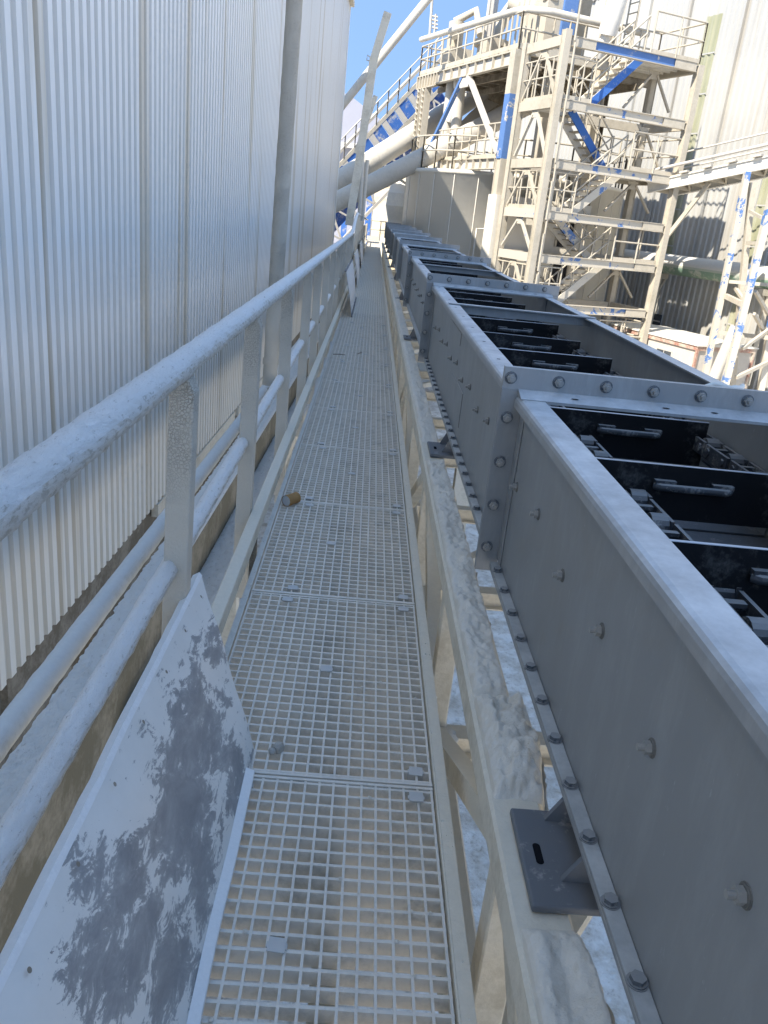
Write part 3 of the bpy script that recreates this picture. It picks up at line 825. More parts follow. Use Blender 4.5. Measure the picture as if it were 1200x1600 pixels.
# downpipe with hose
dp = thing('downpipe', 'thick dusty vertical downpipe in front of the ribbed wall', 'pipe', (-.98, 8.5, -.38))
b0 = at(421, 601, 8.5); t0 = at(463, -40, 8.5)
mb = MB(); mb.tube([b0, t0], .076, 18, jit=.004, sub=.08, jf=20); mb.tube([b0+V((0, 0, .22)), b0+V((0, 0, .28))], .083, 18); build('pipe_run', mb, 'post', dp)
mb = MB(); q = b0+V((0, -.06, -.02)); mb.tube([q, q+V((.03, 0, -.12)), at(433, 640, 8.2), at(438, 660, 8.0), at(436, 684, 7.8), at(427, 694, 7.8)], .016, 8, sub=.03); build('hose', mb, ['pipe'], dp)
mb = MB(); mb.tube([at(438, 668, 7.98), at(440, 678, 7.9), at(437, 688, 7.8), at(430, 695, 7.78)], .02, 8, jit=.006, sub=.012, jf=60); build('hose_sleeve', mb, 'rubber', dp)
mb = MB(); mb.tube([at(408, 690, 7.9), at(428, 690, 7.8)], .035, 10); build('elbow', mb, 'pipe', dp)
# conduit beside cladding
# leaning steel jib at the end of the rail
jb = thing('leaning_jib', 'tall leaning bent steel jib beyond the end of the handrail', 'post', tuple(at(545, 350, 19)))
mb = MB(); mb.bar(at(545, 352, 19), at(563, 240, 19), .17, .12, 0, (0, 1, 0)); mb.bar(at(563, 240, 19), at(584, 92, 19), .17, .12, 0, (0, 1, 0)); build('mast', mb, 'beige', jb)
mb = MB(); mb.bar(at(584, 93, 19), at(606, 20, 19), .16, .13, 0, (0, 1, 0)); mb.tube([at(582, 92, 19), at(574, 86, 19), at(573, 94, 19), at(580, 96, 19)], .012, 6); build('jib_head', mb, 'beige', jb)
mb = MB(); mb.bar(at(556, 240, 20), at(587, 150, 20), .10, .10, 0, (0, 1, 0)); build('stay', mb, 'beige', jb)
for i, (u0, v0, u1, v1) in enumerate(((561, 345, 567, 240), (566, 345, 574, 250))):
    mb = MB(); mb.tube([at(u0, v0, 22+i), at(u1, v1, 22+i)], .05, 10)
    single('vent_pipe', mb, 'pipe', ['thin vertical cream pipe right behind the leaning jib', 'second thin cream pipe, right of the one behind the leaning jib'][i], 'pipe', 'thin pipes behind the jib')
# long slanting pole
mb = MB(); mb.tube([at(520, 183, 32.5), at(596, 88, 32.5), at(690, -28, 32.5)], .145, 12)
single('slanted_pole', mb, 'pipe', 'long slanting white pipe crossing the sky behind the jib', 'pipe')

# ================================================================== PLANT FRAME (tower axes)
ex = V((.934, .358, 0)).normalized(); ey = V((-ex.y, ex.x, 0)); O = V((4.93, 26, 0))
def L(a, b, z): return O+ex*a+ey*b+V((0, 0, z))
def BX(mb, a0, a1, b0, b1, z0, z1, m=0): return mb.box(a0, a1, b0, b1, z0, z1, m, lambda p: L(p.x, p.y, p.z))
LEV = [6.65, 5.04, 3.42, 1.98, .70, -.77, -2.3]
A3, B3 = 4.88, 2.15
tw = thing('stair_tower', 'cream steel stair tower with flaking blue stringers and beams', 'stair tower', tuple(L(2.4, 1, GZ)))
for a, b, top in ((0, 0, 6.78), (A3, 0, 6.6), (0, B3, 6.7), (A3, B3, 6.6)):
    mb = MB(); p, q = L(a, b, GZ-.3), L(a, b, top); mb.hbeam(p, q, .21, .23, .022, up=ey if b == 0 else ex); mb.bar(p, q, .16, .19, 0, ey)
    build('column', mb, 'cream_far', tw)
for i, z in enumerate(LEV):
    mat = ['flake_most', 'flake_little', 'flake', 'flake_little', 'flake', 'flake', 'cream_far'][i]
    h_ = .26
    mb = MB(); mb.hbeam(L(.14, 0, z-.13), L(A3-.14, 0, z-.13), .16, h_, .02, 0, mw=1)
    mb.bar(L(.16, -.055, z-.13), L(1.0, -.055, z-.13), .012, h_-.05, 0); 
    mb.bar(L(3.9, -.055, z-.13), L(A3-.16, -.055, z-.13), .012, h_-.05, 0)
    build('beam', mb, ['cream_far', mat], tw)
    mb = MB(); mb.bar(L(0, .14, z-.13), L(0, B3-.14, z-.13), .16, h_); build('beam', mb, 'flake_little' if i in (3, 4) else 'cream_far', tw)
    mb = MB(); mb.bar(L(A3, .14, z-.13), L(A3, B3-.14, z-.13), .14, h_); build('beam', mb, 'cream_far', tw)
    mb = MB(); mb.bar(L(.14, B3, z-.13), L(A3-.14, B3, z-.13), .14, h_); build('beam', mb, 'cream_far', tw)
    if i < 6:
        zl = LEV[i+1]; zt = z-.26
        # inverted V brace in the left face
        mb = MB(); c = B3*.5
        mb.bar(L(0, c+.12, zt-.1), L(0, B3-.18, zl+.1), .07, .09, 0, ex); mb.bar(L(0, c-.12, zt-.1), L(0, .18, zl+.1), .07, .09, 0, ex)
        mb.prism([L(-.02, c-.2, zt+.02), L(-.02, c+.2, zt+.02), L(-.02, c+.13, zt-.2), L(-.02, c-.13, zt-.2)], ex*.03)
        build('v_brace', mb, 'flake_little' if i in (1, 3, 5) else 'cream_far', tw)
        if i % 2 == 0 or i == 1:
            mb = MB(); c = 3.95
            mb.bar(L(c+.10, .9, zt-.1), L(A3-.1, .9, zl+.3), .06, .08, 0, ey); mb.bar(L(c-.10, .9, zt-.1), L(3.0, .9, zl+.2), .06, .08, 0, ey)
            mb.prism([L(c-.22, .9, zt+.02), L(c+.22, .9, zt+.02), L(c+.12, .9, zt-.22), L(c-.12, .9, zt-.22)], ey*.03)
            build('v_brace', mb, 'cream_far', tw)
    # landings: even levels on the right, odd on the left
    right = (i % 2 == 0)
    a0, a1 = (2.95, A3) if right else (.0, 1.25)
    mb = MB(); BX(mb, a0+.05, a1-.05, .10, B3-.1, z-.02, z+.015); 
    for k in range(6):
        bb = .25+k*(B3-.5)/5; mb.bar(L(a0+.1, bb, z-.09), L(a1-.1, bb, z-.09), .05, .13, 1)
    build('landing', mb, ['cream_far', 'galv'], tw)
    mb = MB()
    if right: guard(mb, [L(3.0, .05, z), L(A3, .05, z), L(A3, B3, z), L(3.3, B3, z)], 1.1, .95, .028, toe=.12)
    else: guard(mb, [L(1.2, .05, z), L(0, .05, z), L(0, B3, z), L(1.2, B3, z)], 1.1, .42, .026, toe=.12)
    build('guardrail', mb, 'cream_far', tw)
    if i < 6:
        zl = LEV[i+1]
        # flight from landing i down to landing i+1
        bt = .30 if i % 2 == 0 else 1.12
        p, q = (V((2.95, bt, z)), V((1.25, bt, zl))) if right else (V((1.25, bt, z)), V((2.95, bt, zl)))
        mb = MB(); wd = .72
        mb.bar(L(p.x, bt, p.z-.08), L(q.x, bt, q.z-.08), .05, .24, 1, (0, 0, 1)); mb.bar(L(p.x, bt+wd, p.z-.08), L(q.x, bt+wd, q.z-.08), .05, .24, 2, (0, 0, 1))
        nn = 8
        for k in range(1, nn):
            s = p.lerp(q, k/nn); BX(mb, s.x-.13, s.x+.13, bt+.03, bt+wd-.03, s.z-.02, s.z+.015, 0)
        build('stair_flight', mb, ['cream_far', ['blue', 'blue', 'flake_little', 'flake', 'flake_little', 'flake'][i], 'galv'], tw)
        mb = MB()
        for bb in (bt, bt+wd):
            for hh in (1.0, .55): mb.tube([L(p.x, bb, p.z+hh), L(q.x, bb, q.z+hh)], .026, 6)
            for k in range(4):
                s = p.lerp(q, k/3); mb.tube([L(s.x, bb, s.z), L(s.x, bb, s.z+1.0)], .024, 6)
        build('stair_rail', mb, 'cream_far', tw)
mb = MB()
for z in (7.6, 4.4, 2.8, 1.3, .1): mb.tube([L(.16, -.2, z), L(.16, -.2, z-1.1)], .03, 6)
mb.tube([L(.2, -.19, 6.6), L(.2, -.19, GZ)], .03, 6); build('cable_conduit', mb, 'cream_far', tw)

# process building behind the stairs
pb = thing('process_building', 'cream plant building with dark door openings behind the stair tower', 'building', tuple(L(2, 2.7, GZ)))
mb = MB(); BX(mb, -.2, 3.55, 2.42, 3.0, GZ-.3, 2.35); build('wall', mb, 'conc', pb)
for z0 in (.92, -1.05):
    mb = MB(); BX(mb, 2.35, 2.95, 2.40, 2.43, z0, z0+1.45); build('doorway', mb, 'glass_dark', pb)
    mb = MB(); BX(mb, 2.28, 2.35, 2.36, 2.42, z0, z0+1.52); BX(mb, 2.95, 3.02, 2.36, 2.42, z0, z0+1.52); BX(mb, 2.28, 3.02, 2.36, 2.42, z0+1.52, z0+1.6); build('door_frame', mb, 'cream_far', pb)
# steel columns rising behind the stairs
for i, (a, b, z1, m_) in enumerate(((3.2, 2.7, 10.5, 'cream_far'), (3.65, 3.1, 6.4, 'brown'), (1.6, 3.2, 10.5, 'cream_far'))):
    mb = MB(); mb.hbeam(L(a, b, -4.5 if i == 1 else 2.351), L(a, b, z1), .34, .36, .03, up=ex)
    single('plant_column', mb, m_, ['tall cream column rising above the stairs', 'dark column in shade behind the right landings', 'cream column above the left landings of the stair tower'][i], 'column', 'columns behind the stair tower')

# ---------------------------------------------------------------- silo
sc_, sr = L(3.25, 7.45, 0), 4.25
sl = thing('storage_silo', 'round dusty concrete silo half in shadow beside the conveyor', 'silo', (sc_.x, sc_.y, GZ))
mb = MB(); n = 96
prof = [(sr, GZ-.3), (sr, 2.98), (sr+.06, 2.985), (sr+.06, 3.12), (.01, 3.3)]
vs = [V((sc_.x+r*math.cos(2*math.pi*k/n), sc_.y+r*math.sin(2*math.pi*k/n), z)) for r, z in prof for k in range(n)]
mb.add(vs, [(i*n+k, i*n+(k+1) % n, (i+1)*n+(k+1) % n, (i+1)*n+k) for i in range(len(prof)-1) for k in range(n)], 0, True)
o = build('shell', mb, 'conc', sl)
mb = MB()
for k in range(28):
    t_ = 2*math.pi*k/28; d = V((math.cos(t_), math.sin(t_), 0)); q = sc_+d*(sr+.01)
    mb.bar(q+V((0, 0, GZ)), q+V((0, 0, 2.95)), .03, .018, 0, d)
build('shell_seam', mb, 'conc', sl)
mb = MB(); ringp = [V((sc_.x+(sr-.1)*math.cos(t_), sc_.y+(sr-.1)*math.sin(t_), 3.13)) for t_ in [2*math.pi*k/30 for k in range(31)]]
guard(mb, ringp, 1.1, .9, .03); build('roof_guardrail', mb, 'cream_far', sl)
mb = MB()
for k in range(14):
    x = random.uniform(-2.2, 2.2); y = random.uniform(-3.3, -1); s = random.uniform(.06, .18)
    mb.box(x-s, x+s, y-s, y+s, 3.0, 3.3+s*1.5, 0, lambda p: V((sc_.x+p.x, sc_.y+p.y, p.z)))
build('roof_gear', mb, 'cream_far', sl)
mb = MB(); q = at(745, 357, 29.7); mb.tube([q+V((0, 0, -4)), q, q+V((.35, 0, .02))], .03, 6); build('level_probe', mb, 'conc', sl)

# ---------------------------------------------------------------- main platform on its columns
pf = thing('plant_platform', 'high cream steel platform with railings above the silo', 'platform', tuple(L(1.5, 6.5, GZ)))
G0, G1 = 2.75, 10.4
mb = MB(); mb.hbeam(L(0, G0, 6.39), L(0, G1-1.7, 6.39), .2, .40, .03, 0, mw=1)
for k in range(10):
    b = G0+.15+(G1-2.0-G0)*k/9; mb.bar(L(-.06, b, 6.21), L(-.06, b, 6.57), .03, .1, 0, ex)
build('edge_girder', mb, ['cream_far', 'white'], pf)
mb = MB(); mb.hbeam(L(0, G1-1.7, 6.36), L(0, G1, 6.36), .2, .46, .03); 
for k in range(7): mb.bar(L(-.06, G1-1.6+k*.26, 6.15), L(-.06, G1-1.6+k*.26, 6.57), .05, .1, 0, ex)
build('edge_girder', mb, 'cream_far', pf)
mb = MB(); BX(mb, 0, 5.5, G0, G1, 6.60, 6.66); 
for k in range(9): mb.bar(L(.1, G0+.3+k*.85, 6.44), L(5.4, G0+.3+k*.85, 6.44), .12, .24, 1)
for k in range(4): mb.bar(L(.9+k*1.3, G0, 6.25), L(.9+k*1.3, G1, 6.25), .12, .2, 1)
build('deck', mb, ['cream_far', 'brown'], pf)
mb = MB(); guard(mb, [L(3.5, G0-.05, 6.66), L(0, G0-.05, 6.66), L(0, G1, 6.66), L(3, G1, 6.66)], 1.0, .62, .03, toe=.14); build('guardrail', mb, 'cream_far', pf)
mb = MB(); mb.tube([L(0, G1+.2, 7.93), L(0, G0+.5, 7.75), L(.15, G0-.1, 7.72), L(.8, G0-.4, 7.72), L(4.5, G0-.4, 7.7)], .10, 10); build('pipe_rail', mb, 'pipe', pf)
mb = MB(); p, q = L(0, G0, GZ-.3), L(0, G0, 3.45); mb.hbeam(p, q, .30, .34, .03, up=ey); mb.bar(p, q, .24, .3, 0, ey); build('column', mb, 'cream_far', pf)
mb = MB(); p, q = L(0, G0, 3.45), L(0, G0, 5.35); mb.bar(p, q, .30, .34, 0, ey); build('column', mb, 'flake_most', pf)
mb = MB(); p, q = L(0, G0, 5.35), L(0, G0, 6.6); mb.bar(p, q, .30, .34, 0, ey); build('column', mb, 'cream_far', pf)
for b, w in ((10.0, .26), (9.55, .26)):
    mb = MB(); p, q = L(0, b, GZ-.3), L(0, b, 6.15); mb.hbeam(p, q, w, .3, .03, up=ey)
    for k in range(16): mb.bar(L(-.15, b-.1, 3.0+k*.2), L(-.15, b+.1, 3.09+k*.2), .02, .05, 0)
    build('column', mb, 'cream_far', pf)
for (b, m_) in ((8.4, 'pipe'), (7.6, 'pipe')):
    mb = MB(); mb.tube([L(.5, b, 3.0), L(.5, b, 6.3)], .2, 12); build('drop_pipe', mb, m_, pf)
mb = MB(); mb.bar(L(-.02, 6.40, 6.2), L(-.02, 8.95, 3.62), .12, .14, 0, ex); build('v_brace', mb, 'flake_most', pf)
mb = MB(); mb.bar(L(-.02, 5.95, 6.2), L(-.02, 3.05, 3.62), .14, .16, 0, ex); mb.prism([L(-.06, 5.7, 6.2), L(-.06, 6.65, 6.2), L(-.06, 6.5, 5.85), L(-.06, 5.85, 5.85)], ex*.06); build('v_brace', mb, 'white', pf)
mb = MB(); mb.hbeam(L(0, G0+.15, 3.32), L(0, 7.6, 3.32), .2, .36, .03, 0, mw=1)
for k in range(9): mb.bar(L(-.06, 3.1+k*.52, 3.16), L(-.06, 3.1+k*.52, 3.48), .03, .1, 0, ex)
build('lower_girder', mb, ['cream_far', 'white'], pf)
mb = MB(); guard(mb, [L(0, G0+.2, 3.5), L(0, 8.2, 3.5)], 1.05, .6, .03, toe=.12); build('lower_guardrail', mb, 'cream_far', pf)
# plant on the platform
def mach(name, label, cat, fn, mat, group=None):
    mb = MB(); fn(mb); return single(name, mb, mat, label, cat, group)
def m1(mb):
    BX(mb, .6, 1.5, 9.0, 9.8, 6.67, 7.6); mb.tube([L(.9, 9.4, 7.6), L(.9, 9.4, 8.5)], .3, 12); mb.tube([L(.5, 8.7, 7.9), L(1.2, 9.9, 8.7)], .16, 10); mb.tube([L(.8, 9.4, 8.5), L(1.4, 8.9, 8.9), L(1.4, 8.3, 8.0)], .14, 10)
mach('fan_unit', 'small cream fan unit at the left end of the high platform', 'machine', m1, 'cream_far')
def m2(mb):
    mb.tube([L(1.0, 6.5, 6.67), L(1.0, 6.5, 7.3)], .5, 16); mb.tube([L(1.0, 6.5, 7.3), L(1.0, 6.5, 7.5)], .62, 16); mb.tube([L(1.0, 6.5, 7.5), L(1.5, 6.9, 8.3), L(2.0, 7.0, 9.0)], .22, 10); BX(mb, .3, .8, 5.5, 6.0, 6.67, 7.4)
mach('round_hopper', 'low round cream vessel with bent duct on the high platform', 'machine', m2, 'cream_far')
def m3(mb):
    mb.bar(L(.7, 6.15, 6.68), L(.7, 6.15, 12), .28, .34); mb.tube([L(.35, 5.8, 6.68), L(.35, 5.8, 12)], .06, 8)
mach('tall_duct', 'tall square white duct rising from the platform into the sky', 'duct', m3, 'white')
def m4(mb):
    mb.tube([L(1.6, 4.6, 6.67), L(1.6, 4.6, 8.0)], .55, 14); mb.tube([L(1.2, 5.6, 8.6), L(1.8, 3.2, 7.6)], .3, 12); BX(mb, 1.0, 2.2, 3.0, 3.9, 6.67, 8.7)
    for k in range(6): mb.bar(L(.5, 3.3+k*.32, 6.67), L(.5, 3.3+k*.32, 8.4-.1*k), .06, .06)
mach('pump_set', 'cream machine with thick pipes on the right of the high platform', 'machine', m4, 'cream_far')
def m5(mb):
    BX(mb, 1.9, 3.0, 1.2+2.4, 2.4+2.4, 6.7, 9.4); mb.tube([L(1.2, 3.2, 8.2), L(1.2, 3.2, 9.3)], .26, 14); mb.tube([L(1.2, 3.2, 9.3), L(1.6, 3.4, 10.6)], .2, 12)
mach('filter_box', 'cream filter housing with round duct behind the stair tower top', 'machine', m5, 'cream_far')
def m6(mb):
    BX(mb, 1.55, 2.05, 2.9, 3.2, 7.2, 9.6)
mach('blue_panel_box', 'blue sheet metal box beside the filter above the stair tower', 'cabinet', m6, 'flake_most')
def m7(mb):
    mb.tube([L(2.45, 1.4, 11.5), L(2.45, 1.4, 8.2), L(2.5, 1.7, 7.3)], .3, 14); mb.tube([L(2.5, 1.7, 7.3), L(2.5, 2.0, 6.7)], .18, 10)
mach('discharge_duct', 'round cream duct coming down to the top landing', 'duct', m7, 'galv')
ld = MB()
for bb in (1.5, 2.0): ld.tube([L(3.35, bb, 6.7), L(3.35, bb, 11.5)], .03, 6)
for k in range(16): ld.tube([L(3.35, 1.5, 6.9+k*.28), L(3.35, 2.0, 6.9+k*.28)], .02, 6)
single('vertical_ladder', ld, 'cream_far', 'cream ladder rising from the top right landing', 'ladder')
mb = MB(); mb.tube([at(671, 60, 36), at(676, -10, 36)], .05, 8); mb.tube([at(678, 60, 36), at(681, 22, 36)], .04, 6)
for k in range(4): mb.tube([at(675, 25+k*6, 36), at(684, 27+k*6, 36)], .04, 6)
single('aerial_mast', mb, 'white', 'thin white mast at the left end of the high platform', 'mast')

# ---------------------------------------------------------------- big inclined pipes
def bigpipe(name, label, A, B, r, j):
    t = thing(name, label, 'pipe', tuple(A), 'big inclined pipes')
    m_ = A.lerp(B, j); mb = MB(); mb.tube([A, m_], r, 32); build('lower_length', mb, 'pipe', t)
    mb = MB(); mb.tube([m_, B], r*1.06, 32); build('upper_length', mb, 'white', t)
    mb = MB(); 
    for f in (.35, .62): mb.tube([A.lerp(B, f), A.lerp(B, f+.006)], r*1.04, 32)
    build('joint_band', mb, 'pipe', t)
A, B = at(470, 322, 34), at(790, 118, 38); bigpipe('inclined_pipe', 'upper big cream pipe sloping up under the high platform', A, B, .41, .545)
A, B = at(470, 344, 32.3), at(840, 155, 33.3); bigpipe('inclined_pipe', 'lower big cream pipe sloping up over the conveyor end', A, B, .35, .58)
mb = MB(); quadloft(mb, [[at(672, 240, 33.2), at(690, 246, 33.2), at(690, 246, 34.2), at(672, 240, 34.2)], [at(735, 175, 35.2), at(752, 182, 35.2), at(752, 182, 36.2), at(735, 175, 36.2)], [at(790, 130, 37), at(812, 140, 37), at(812, 140, 38), at(790, 130, 38)]])
single('square_chute', mb, 'white', 'white square chute joining the lower big pipe', 'chute')
mb = MB(); mb.tube([at(717, 138, 33.5), at(717, 122, 33.5)], .2, 12); mb.tube([at(718, 146, 33.5), at(714, 160, 33.6), at(702, 190, 33.8)], .14, 12)
single('spout', mb, 'galv', 'grey spout hanging from the platform to the upper big pipe', 'spout')
mb = MB(); quadloft(mb, [[at(755, 195, 36), at(800, 190, 36), at(800, 190, 38), at(755, 195, 38)], [at(770, 120, 36), at(815, 110, 36), at(815, 110, 38), at(770, 120, 38)]])
single('dusty_bin', mb, 'brown', 'dusty brown bin in the shade under the high platform', 'bin')  # brown tone stands in for the platform's shade on the bin

# ---------------------------------------------------------------- inclined conveyor gallery
ig = thing('inclined_gallery', 'inclined conveyor gallery with blue side panels and handrail', 'conveyor gallery', tuple(at(520, 280, 40)))
gA, gB = at(455, 340, 40), at(690, 95, 43)
gd_ = (gB-gA).normalized(); gs = gd_.cross(V((0, 0, 1))).normalized(); gu = gs.cross(gd_).normalized()
if gs.y > 0: gs = -gs
LN = (gB-gA).length
def G(s, a, u): return gA+gd_*s+gs*a+gu*u
mb = MB(); mb.bar(G(0, 0, .08), G(LN, 0, .08), .12, .16); mb.bar(G(0, 0, -.86), G(LN, 0, -.86), .12, .16); mb.bar(G(0, 1.6*-1, .08), G(LN, -1.6, .08), .12, .16); build('chord', mb, 'cream_far', ig)
k = 0; s = .2
while s < LN-.5:
    mb = MB(); w = .9
    mb.prism([G(s, .0, -.76), G(s+w*.62, .0, -.76), G(s+w*.62, 0, -.02), G(s, 0, -.02)], gs*.03); build('side_panel', mb, 'blue', ig)
    mb = MB(); mb.prism([G(s+w*.66, .0, -.76), G(s+w*.98, .0, -.76), G(s+w*.98, 0, -.02), G(s+w*.66, 0, -.02)], gs*.05); build('frame_post', mb, 'white', ig)
    s += w; k += 1
mb = MB(); path = [G(s_, .05, .15) for s_ in [LN*i/14 for i in range(15)]]; guard(mb, path, 1.0, 1.3, .03); build('guardrail', mb, 'white', ig)
mb = MB(); mb.prism([G(0, -.02, -.95), G(0, -1.7, -.95), G(0, -1.7, -1.0), G(0, -.02, -1.0)], gd_*LN); build('floor', mb, 'blue_dark', ig)
mb = MB(); mb.bar(G(0, 0, -2.5), G(LN, 0, -2.5), .12, .14); s = 0
while s < LN-1.2: mb.bar(G(s, 0, -2.45), G(s+.6, 0, -.95), .08, .08); mb.bar(G(s+.6, 0, -.95), G(s+1.2, 0, -2.45), .08, .08); s += 1.2
mb.prism([G(0, -1.7, -2.5), G(0, -1.7, -.95), G(0, -1.75, -.95), G(0, -1.75, -2.5)], gd_*LN, 1)
build('lattice', mb, ['white', 'blue_dark'], ig)
for i, (u, v) in enumerate(((579, 300), (540, 320))):
    q = at(u, v, 47); mb = MB(); mb.hbeam(V((q.x, q.y, GZ-.3)), q, .3, .3, .03, up=(0, 1, 0)); single('blue_column', mb, 'blue', ['blue steel column standing at the end of the walkway', 'blue steel column hidden partly by the left wall corner'][i], 'column')
# guard at the end of the walkway and white cross sheet
mb = MB(); guard(mb, [(-.9, 48, -.02), (.9, 48, -.02)], 1.05, .6, .03); single('end_guardrail', mb, 'cream_far', 'guardrail across the far end of the walkway', 'guardrail')
mb = MB(); mb.box(-.40, .27, 46.1, 46.2, -.1, .25); single('end_kerb', mb, 'white', 'white sheet kerb at the far end of the walkway', 'kerb')
# far white building
fb = thing('far_building', 'plain white building with sloping roof far behind the ribbed wall', 'building', tuple(at(548, 230, 62)))
c0, c1, c2, c3 = at(500, 135, 62), at(545, 158, 62), at(580, 185, 62), at(590, 235, 62)
mb = MB(); mb.prism([V((c0.x, 62, GZ)), V((c3.x, 62, GZ)), V((c3.x, 62, c2.z)), V((c1.x, 62, c1.z+.4)), V((c0.x, 62, c0.z))], (0, 12, 0)); build('wall', mb, 'far_wall', fb)
mb = MB(); mb.box(c0.x, c3.x, 61.2, 61.9, at(545, 228, 62).z-.15, at(545, 228, 62).z+.15); build('canopy', mb, 'galv', fb)

# ---------------------------------------------------------------- right warehouse
W0 = V((13.0, 30.0, 0))
def WL(t_, o, z): return W0+ey*t_+ex*o+V((0, 0, z))
wh = thing('warehouse', 'huge white corrugated warehouse wall with fibreglass strips on the right', 'warehouse', tuple(WL(3, 5, GZ)))
mb = MB(); p_ = .30; t_ = -9.0; pts = []
while t_ < 22:
    for o_, dx in ((0, 0), (.10, 0), (.14, -.05), (.24, -.05), (.28, 0)): pts.append((t_+o_, dx))
    t_ += p_
H0, H1 = GZ-.3, 13.5
def roofz(t): return 14.5 if t < 4 else 14.5-.42*(t-4)
mb.add([WL(a, d, z) for a, d in pts for z in (H0, roofz(a))], [(i*2, i*2+2, i*2+3, i*2+1) for i in range(len(pts)-1)])
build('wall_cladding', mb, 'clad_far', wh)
mb = MB()
mb.add([WL(-9, .02, H0), WL(22, .02, H0), WL(22, .02, roofz(22)), WL(4, .02, 14.5), WL(-9, .02, 14.5), WL(-9, 18, H0), WL(22, 18, H0), WL(22, 18, roofz(22)), WL(4, 18, 14.5), WL(-9, 18, 14.5)],
       [(0, 1, 2, 3, 4), (5, 6, 7, 8, 9), (0, 4, 9, 5), (1, 6, 7, 2), (2, 7, 8, 3), (3, 8, 9, 4)])
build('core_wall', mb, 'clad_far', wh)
mb = MB(); mb.bar(WL(4, -.08, 14.5), WL(22, -.08, roofz(22)), .1, .25); mb.bar(WL(-9, -.08, 14.5), WL(4, -.08, 14.5), .1, .25); build('roof_trim', mb, 'white', wh)
for (ta, tb, z0, z1) in ((3.35, 4.15, .95, 9.35), (-1.15, -.25, -1.5, 6.1), (9.6, 10.3, .9, 9.3)):
    mb = MB(); t_ = ta; q = []
    k0 = round(ta/p_)
    tt = [a for a in pts if ta <= a[0] <= tb]
    mb.add([WL(a, d-.006, z) for a, d in tt for z in (z0, z1)], [(i*2, i*2+2, i*2+3, i*2+1) for i in range(len(tt)-1)], 0)
    z = z0+.4
    while z < z1: mb.bar(WL(ta, -.061, z), WL(tb, -.061, z), .006, .05, 1); z += 1.35
    build('fibreglass_strip', mb, ['translucent', 'clad_far'], wh)
mb = MB()
for t_ in (-3.2, -.4, 2.2, 5.1, 7.6): mb.bar(WL(t_, -.062, H0), WL(t_, -.062, 13), .012, .10, 0, ex)
build('sheet_joint', mb, 'clad_far', wh)
mb = MB()
BX(mb, 0, 1, 0, 1, 0, 1); mb = MB(); q = on(1023, 500, ex, W0-ex*.09); 
for z0, z1, m_ in ((-.22, .22, 0),): mb.bar(q-ey*.35, q+ey*.35, .05, .5, 0)
mb.bar(q-ey*.35-V((0, 0, .02))-ex*.03, q+ey*.35-V((0, 0, .02))-ex*.03, .02, .05, 1); build('window', mb, ['window', 'white'], wh)
# green bottomed duct along the wall
gp = thing('wall_duct', 'fat cream duct with green underside along the warehouse wall', 'duct', tuple(WL(0, -.6, .4)))
c0 = WL(7, -.75, .68); c1 = WL(-8, -.75, .68)
mb = MB(); mb.tube([c0, c1], .36, 28, jit=.006, sub=.4, jf=1.5); o = build('duct_run', mb, 'green', gp)
for t_ in (3.0, -2.5):
    mb = MB(); mb.box(-.1, .1, -.35, .35, .1, .3, 0, lambda p: WL(t_+p.x, -.7+p.y, p.z)); mb.bar(WL(t_, -.7, .1), WL(t_, -.7, GZ), .16, .16); mb.bar(WL(t_, -.95, .1), WL(t_, -.7, -.5), .08, .08); mb.bar(WL(t_, -.4, .1), WL(t_, -.7, -.5), .08, .08); build('stand', mb, 'cream_far', gp)
# cabin
cz = -1.62
K0 = at(1091, 541, 25.5); cz = K0.z
def K(a, b, z): return V((K0.x, K0.y, 0))+ex*a+ey*b+V((0, 0, z))
cb = thing('site_cabin', 'white site cabin with red trim below the warehouse wall', 'cabin', tuple(K(1.2, 2, GZ)))
def KB(mb, a0, a1, b0, b1, z0, z1, m=0): return mb.box(a0, a1, b0, b1, z0, z1, m, lambda p: K(p.x, p.y, p.z))
mb = MB(); KB(mb, .04, 2.4, .04, 4.4, GZ-.2, cz-.06); build('wall', mb, 'white', cb)
mb = MB(); mb.prism([K(-.06, -.06, cz), K(2.5, -.06, cz), K(2.5, -.06, cz+.04), K(1.2, -.06, cz+.12), K(-.06, -.06, cz+.04)], ey*4.56); build('roof', mb, 'galv', cb)
mb = MB(); KB(mb, -.02, 2.46, -.02, .04, cz-.14, cz-.002); KB(mb, -.02, .035, .042, 4.46, cz-.14, cz-.002); KB(mb, -.02, .06, -.022, .06, GZ, cz-.14); KB(mb, 2.36, 2.44, -.022, .06, GZ, cz-.14); KB(mb, -.02, .06, 4.4, 4.46, GZ, cz-.14); build('trim', mb, 'red', cb)
for (b0, b1) in ((1.15, 1.85),):
    mb = MB(); KB(mb, .015, .042, b0-.05, b1+.05, cz-1.25, cz-.35); build('window', mb, 'white', cb)
    mb = MB(); KB(mb, .005, .0145, b0, b0+.34, cz-1.2, cz-.4); KB(mb, .005, .0145, b0+.38, b1, cz-1.2, cz-.4); build('pane', mb, 'window', cb)
mb = MB(); KB(mb, -.25, .03, 3.0, 3.7, cz-.62, cz-.2); KB(mb, -.255, -.2505, 3.08, 3.6, cz-.55, cz-.27, 1); build('air_conditioner', mb, ['white', 'galv'], cb)
mb = MB(); KB(mb, .033, .0395, 2.55, 2.58, GZ, cz-.15); build('door', mb, 'glass_dark', cb)

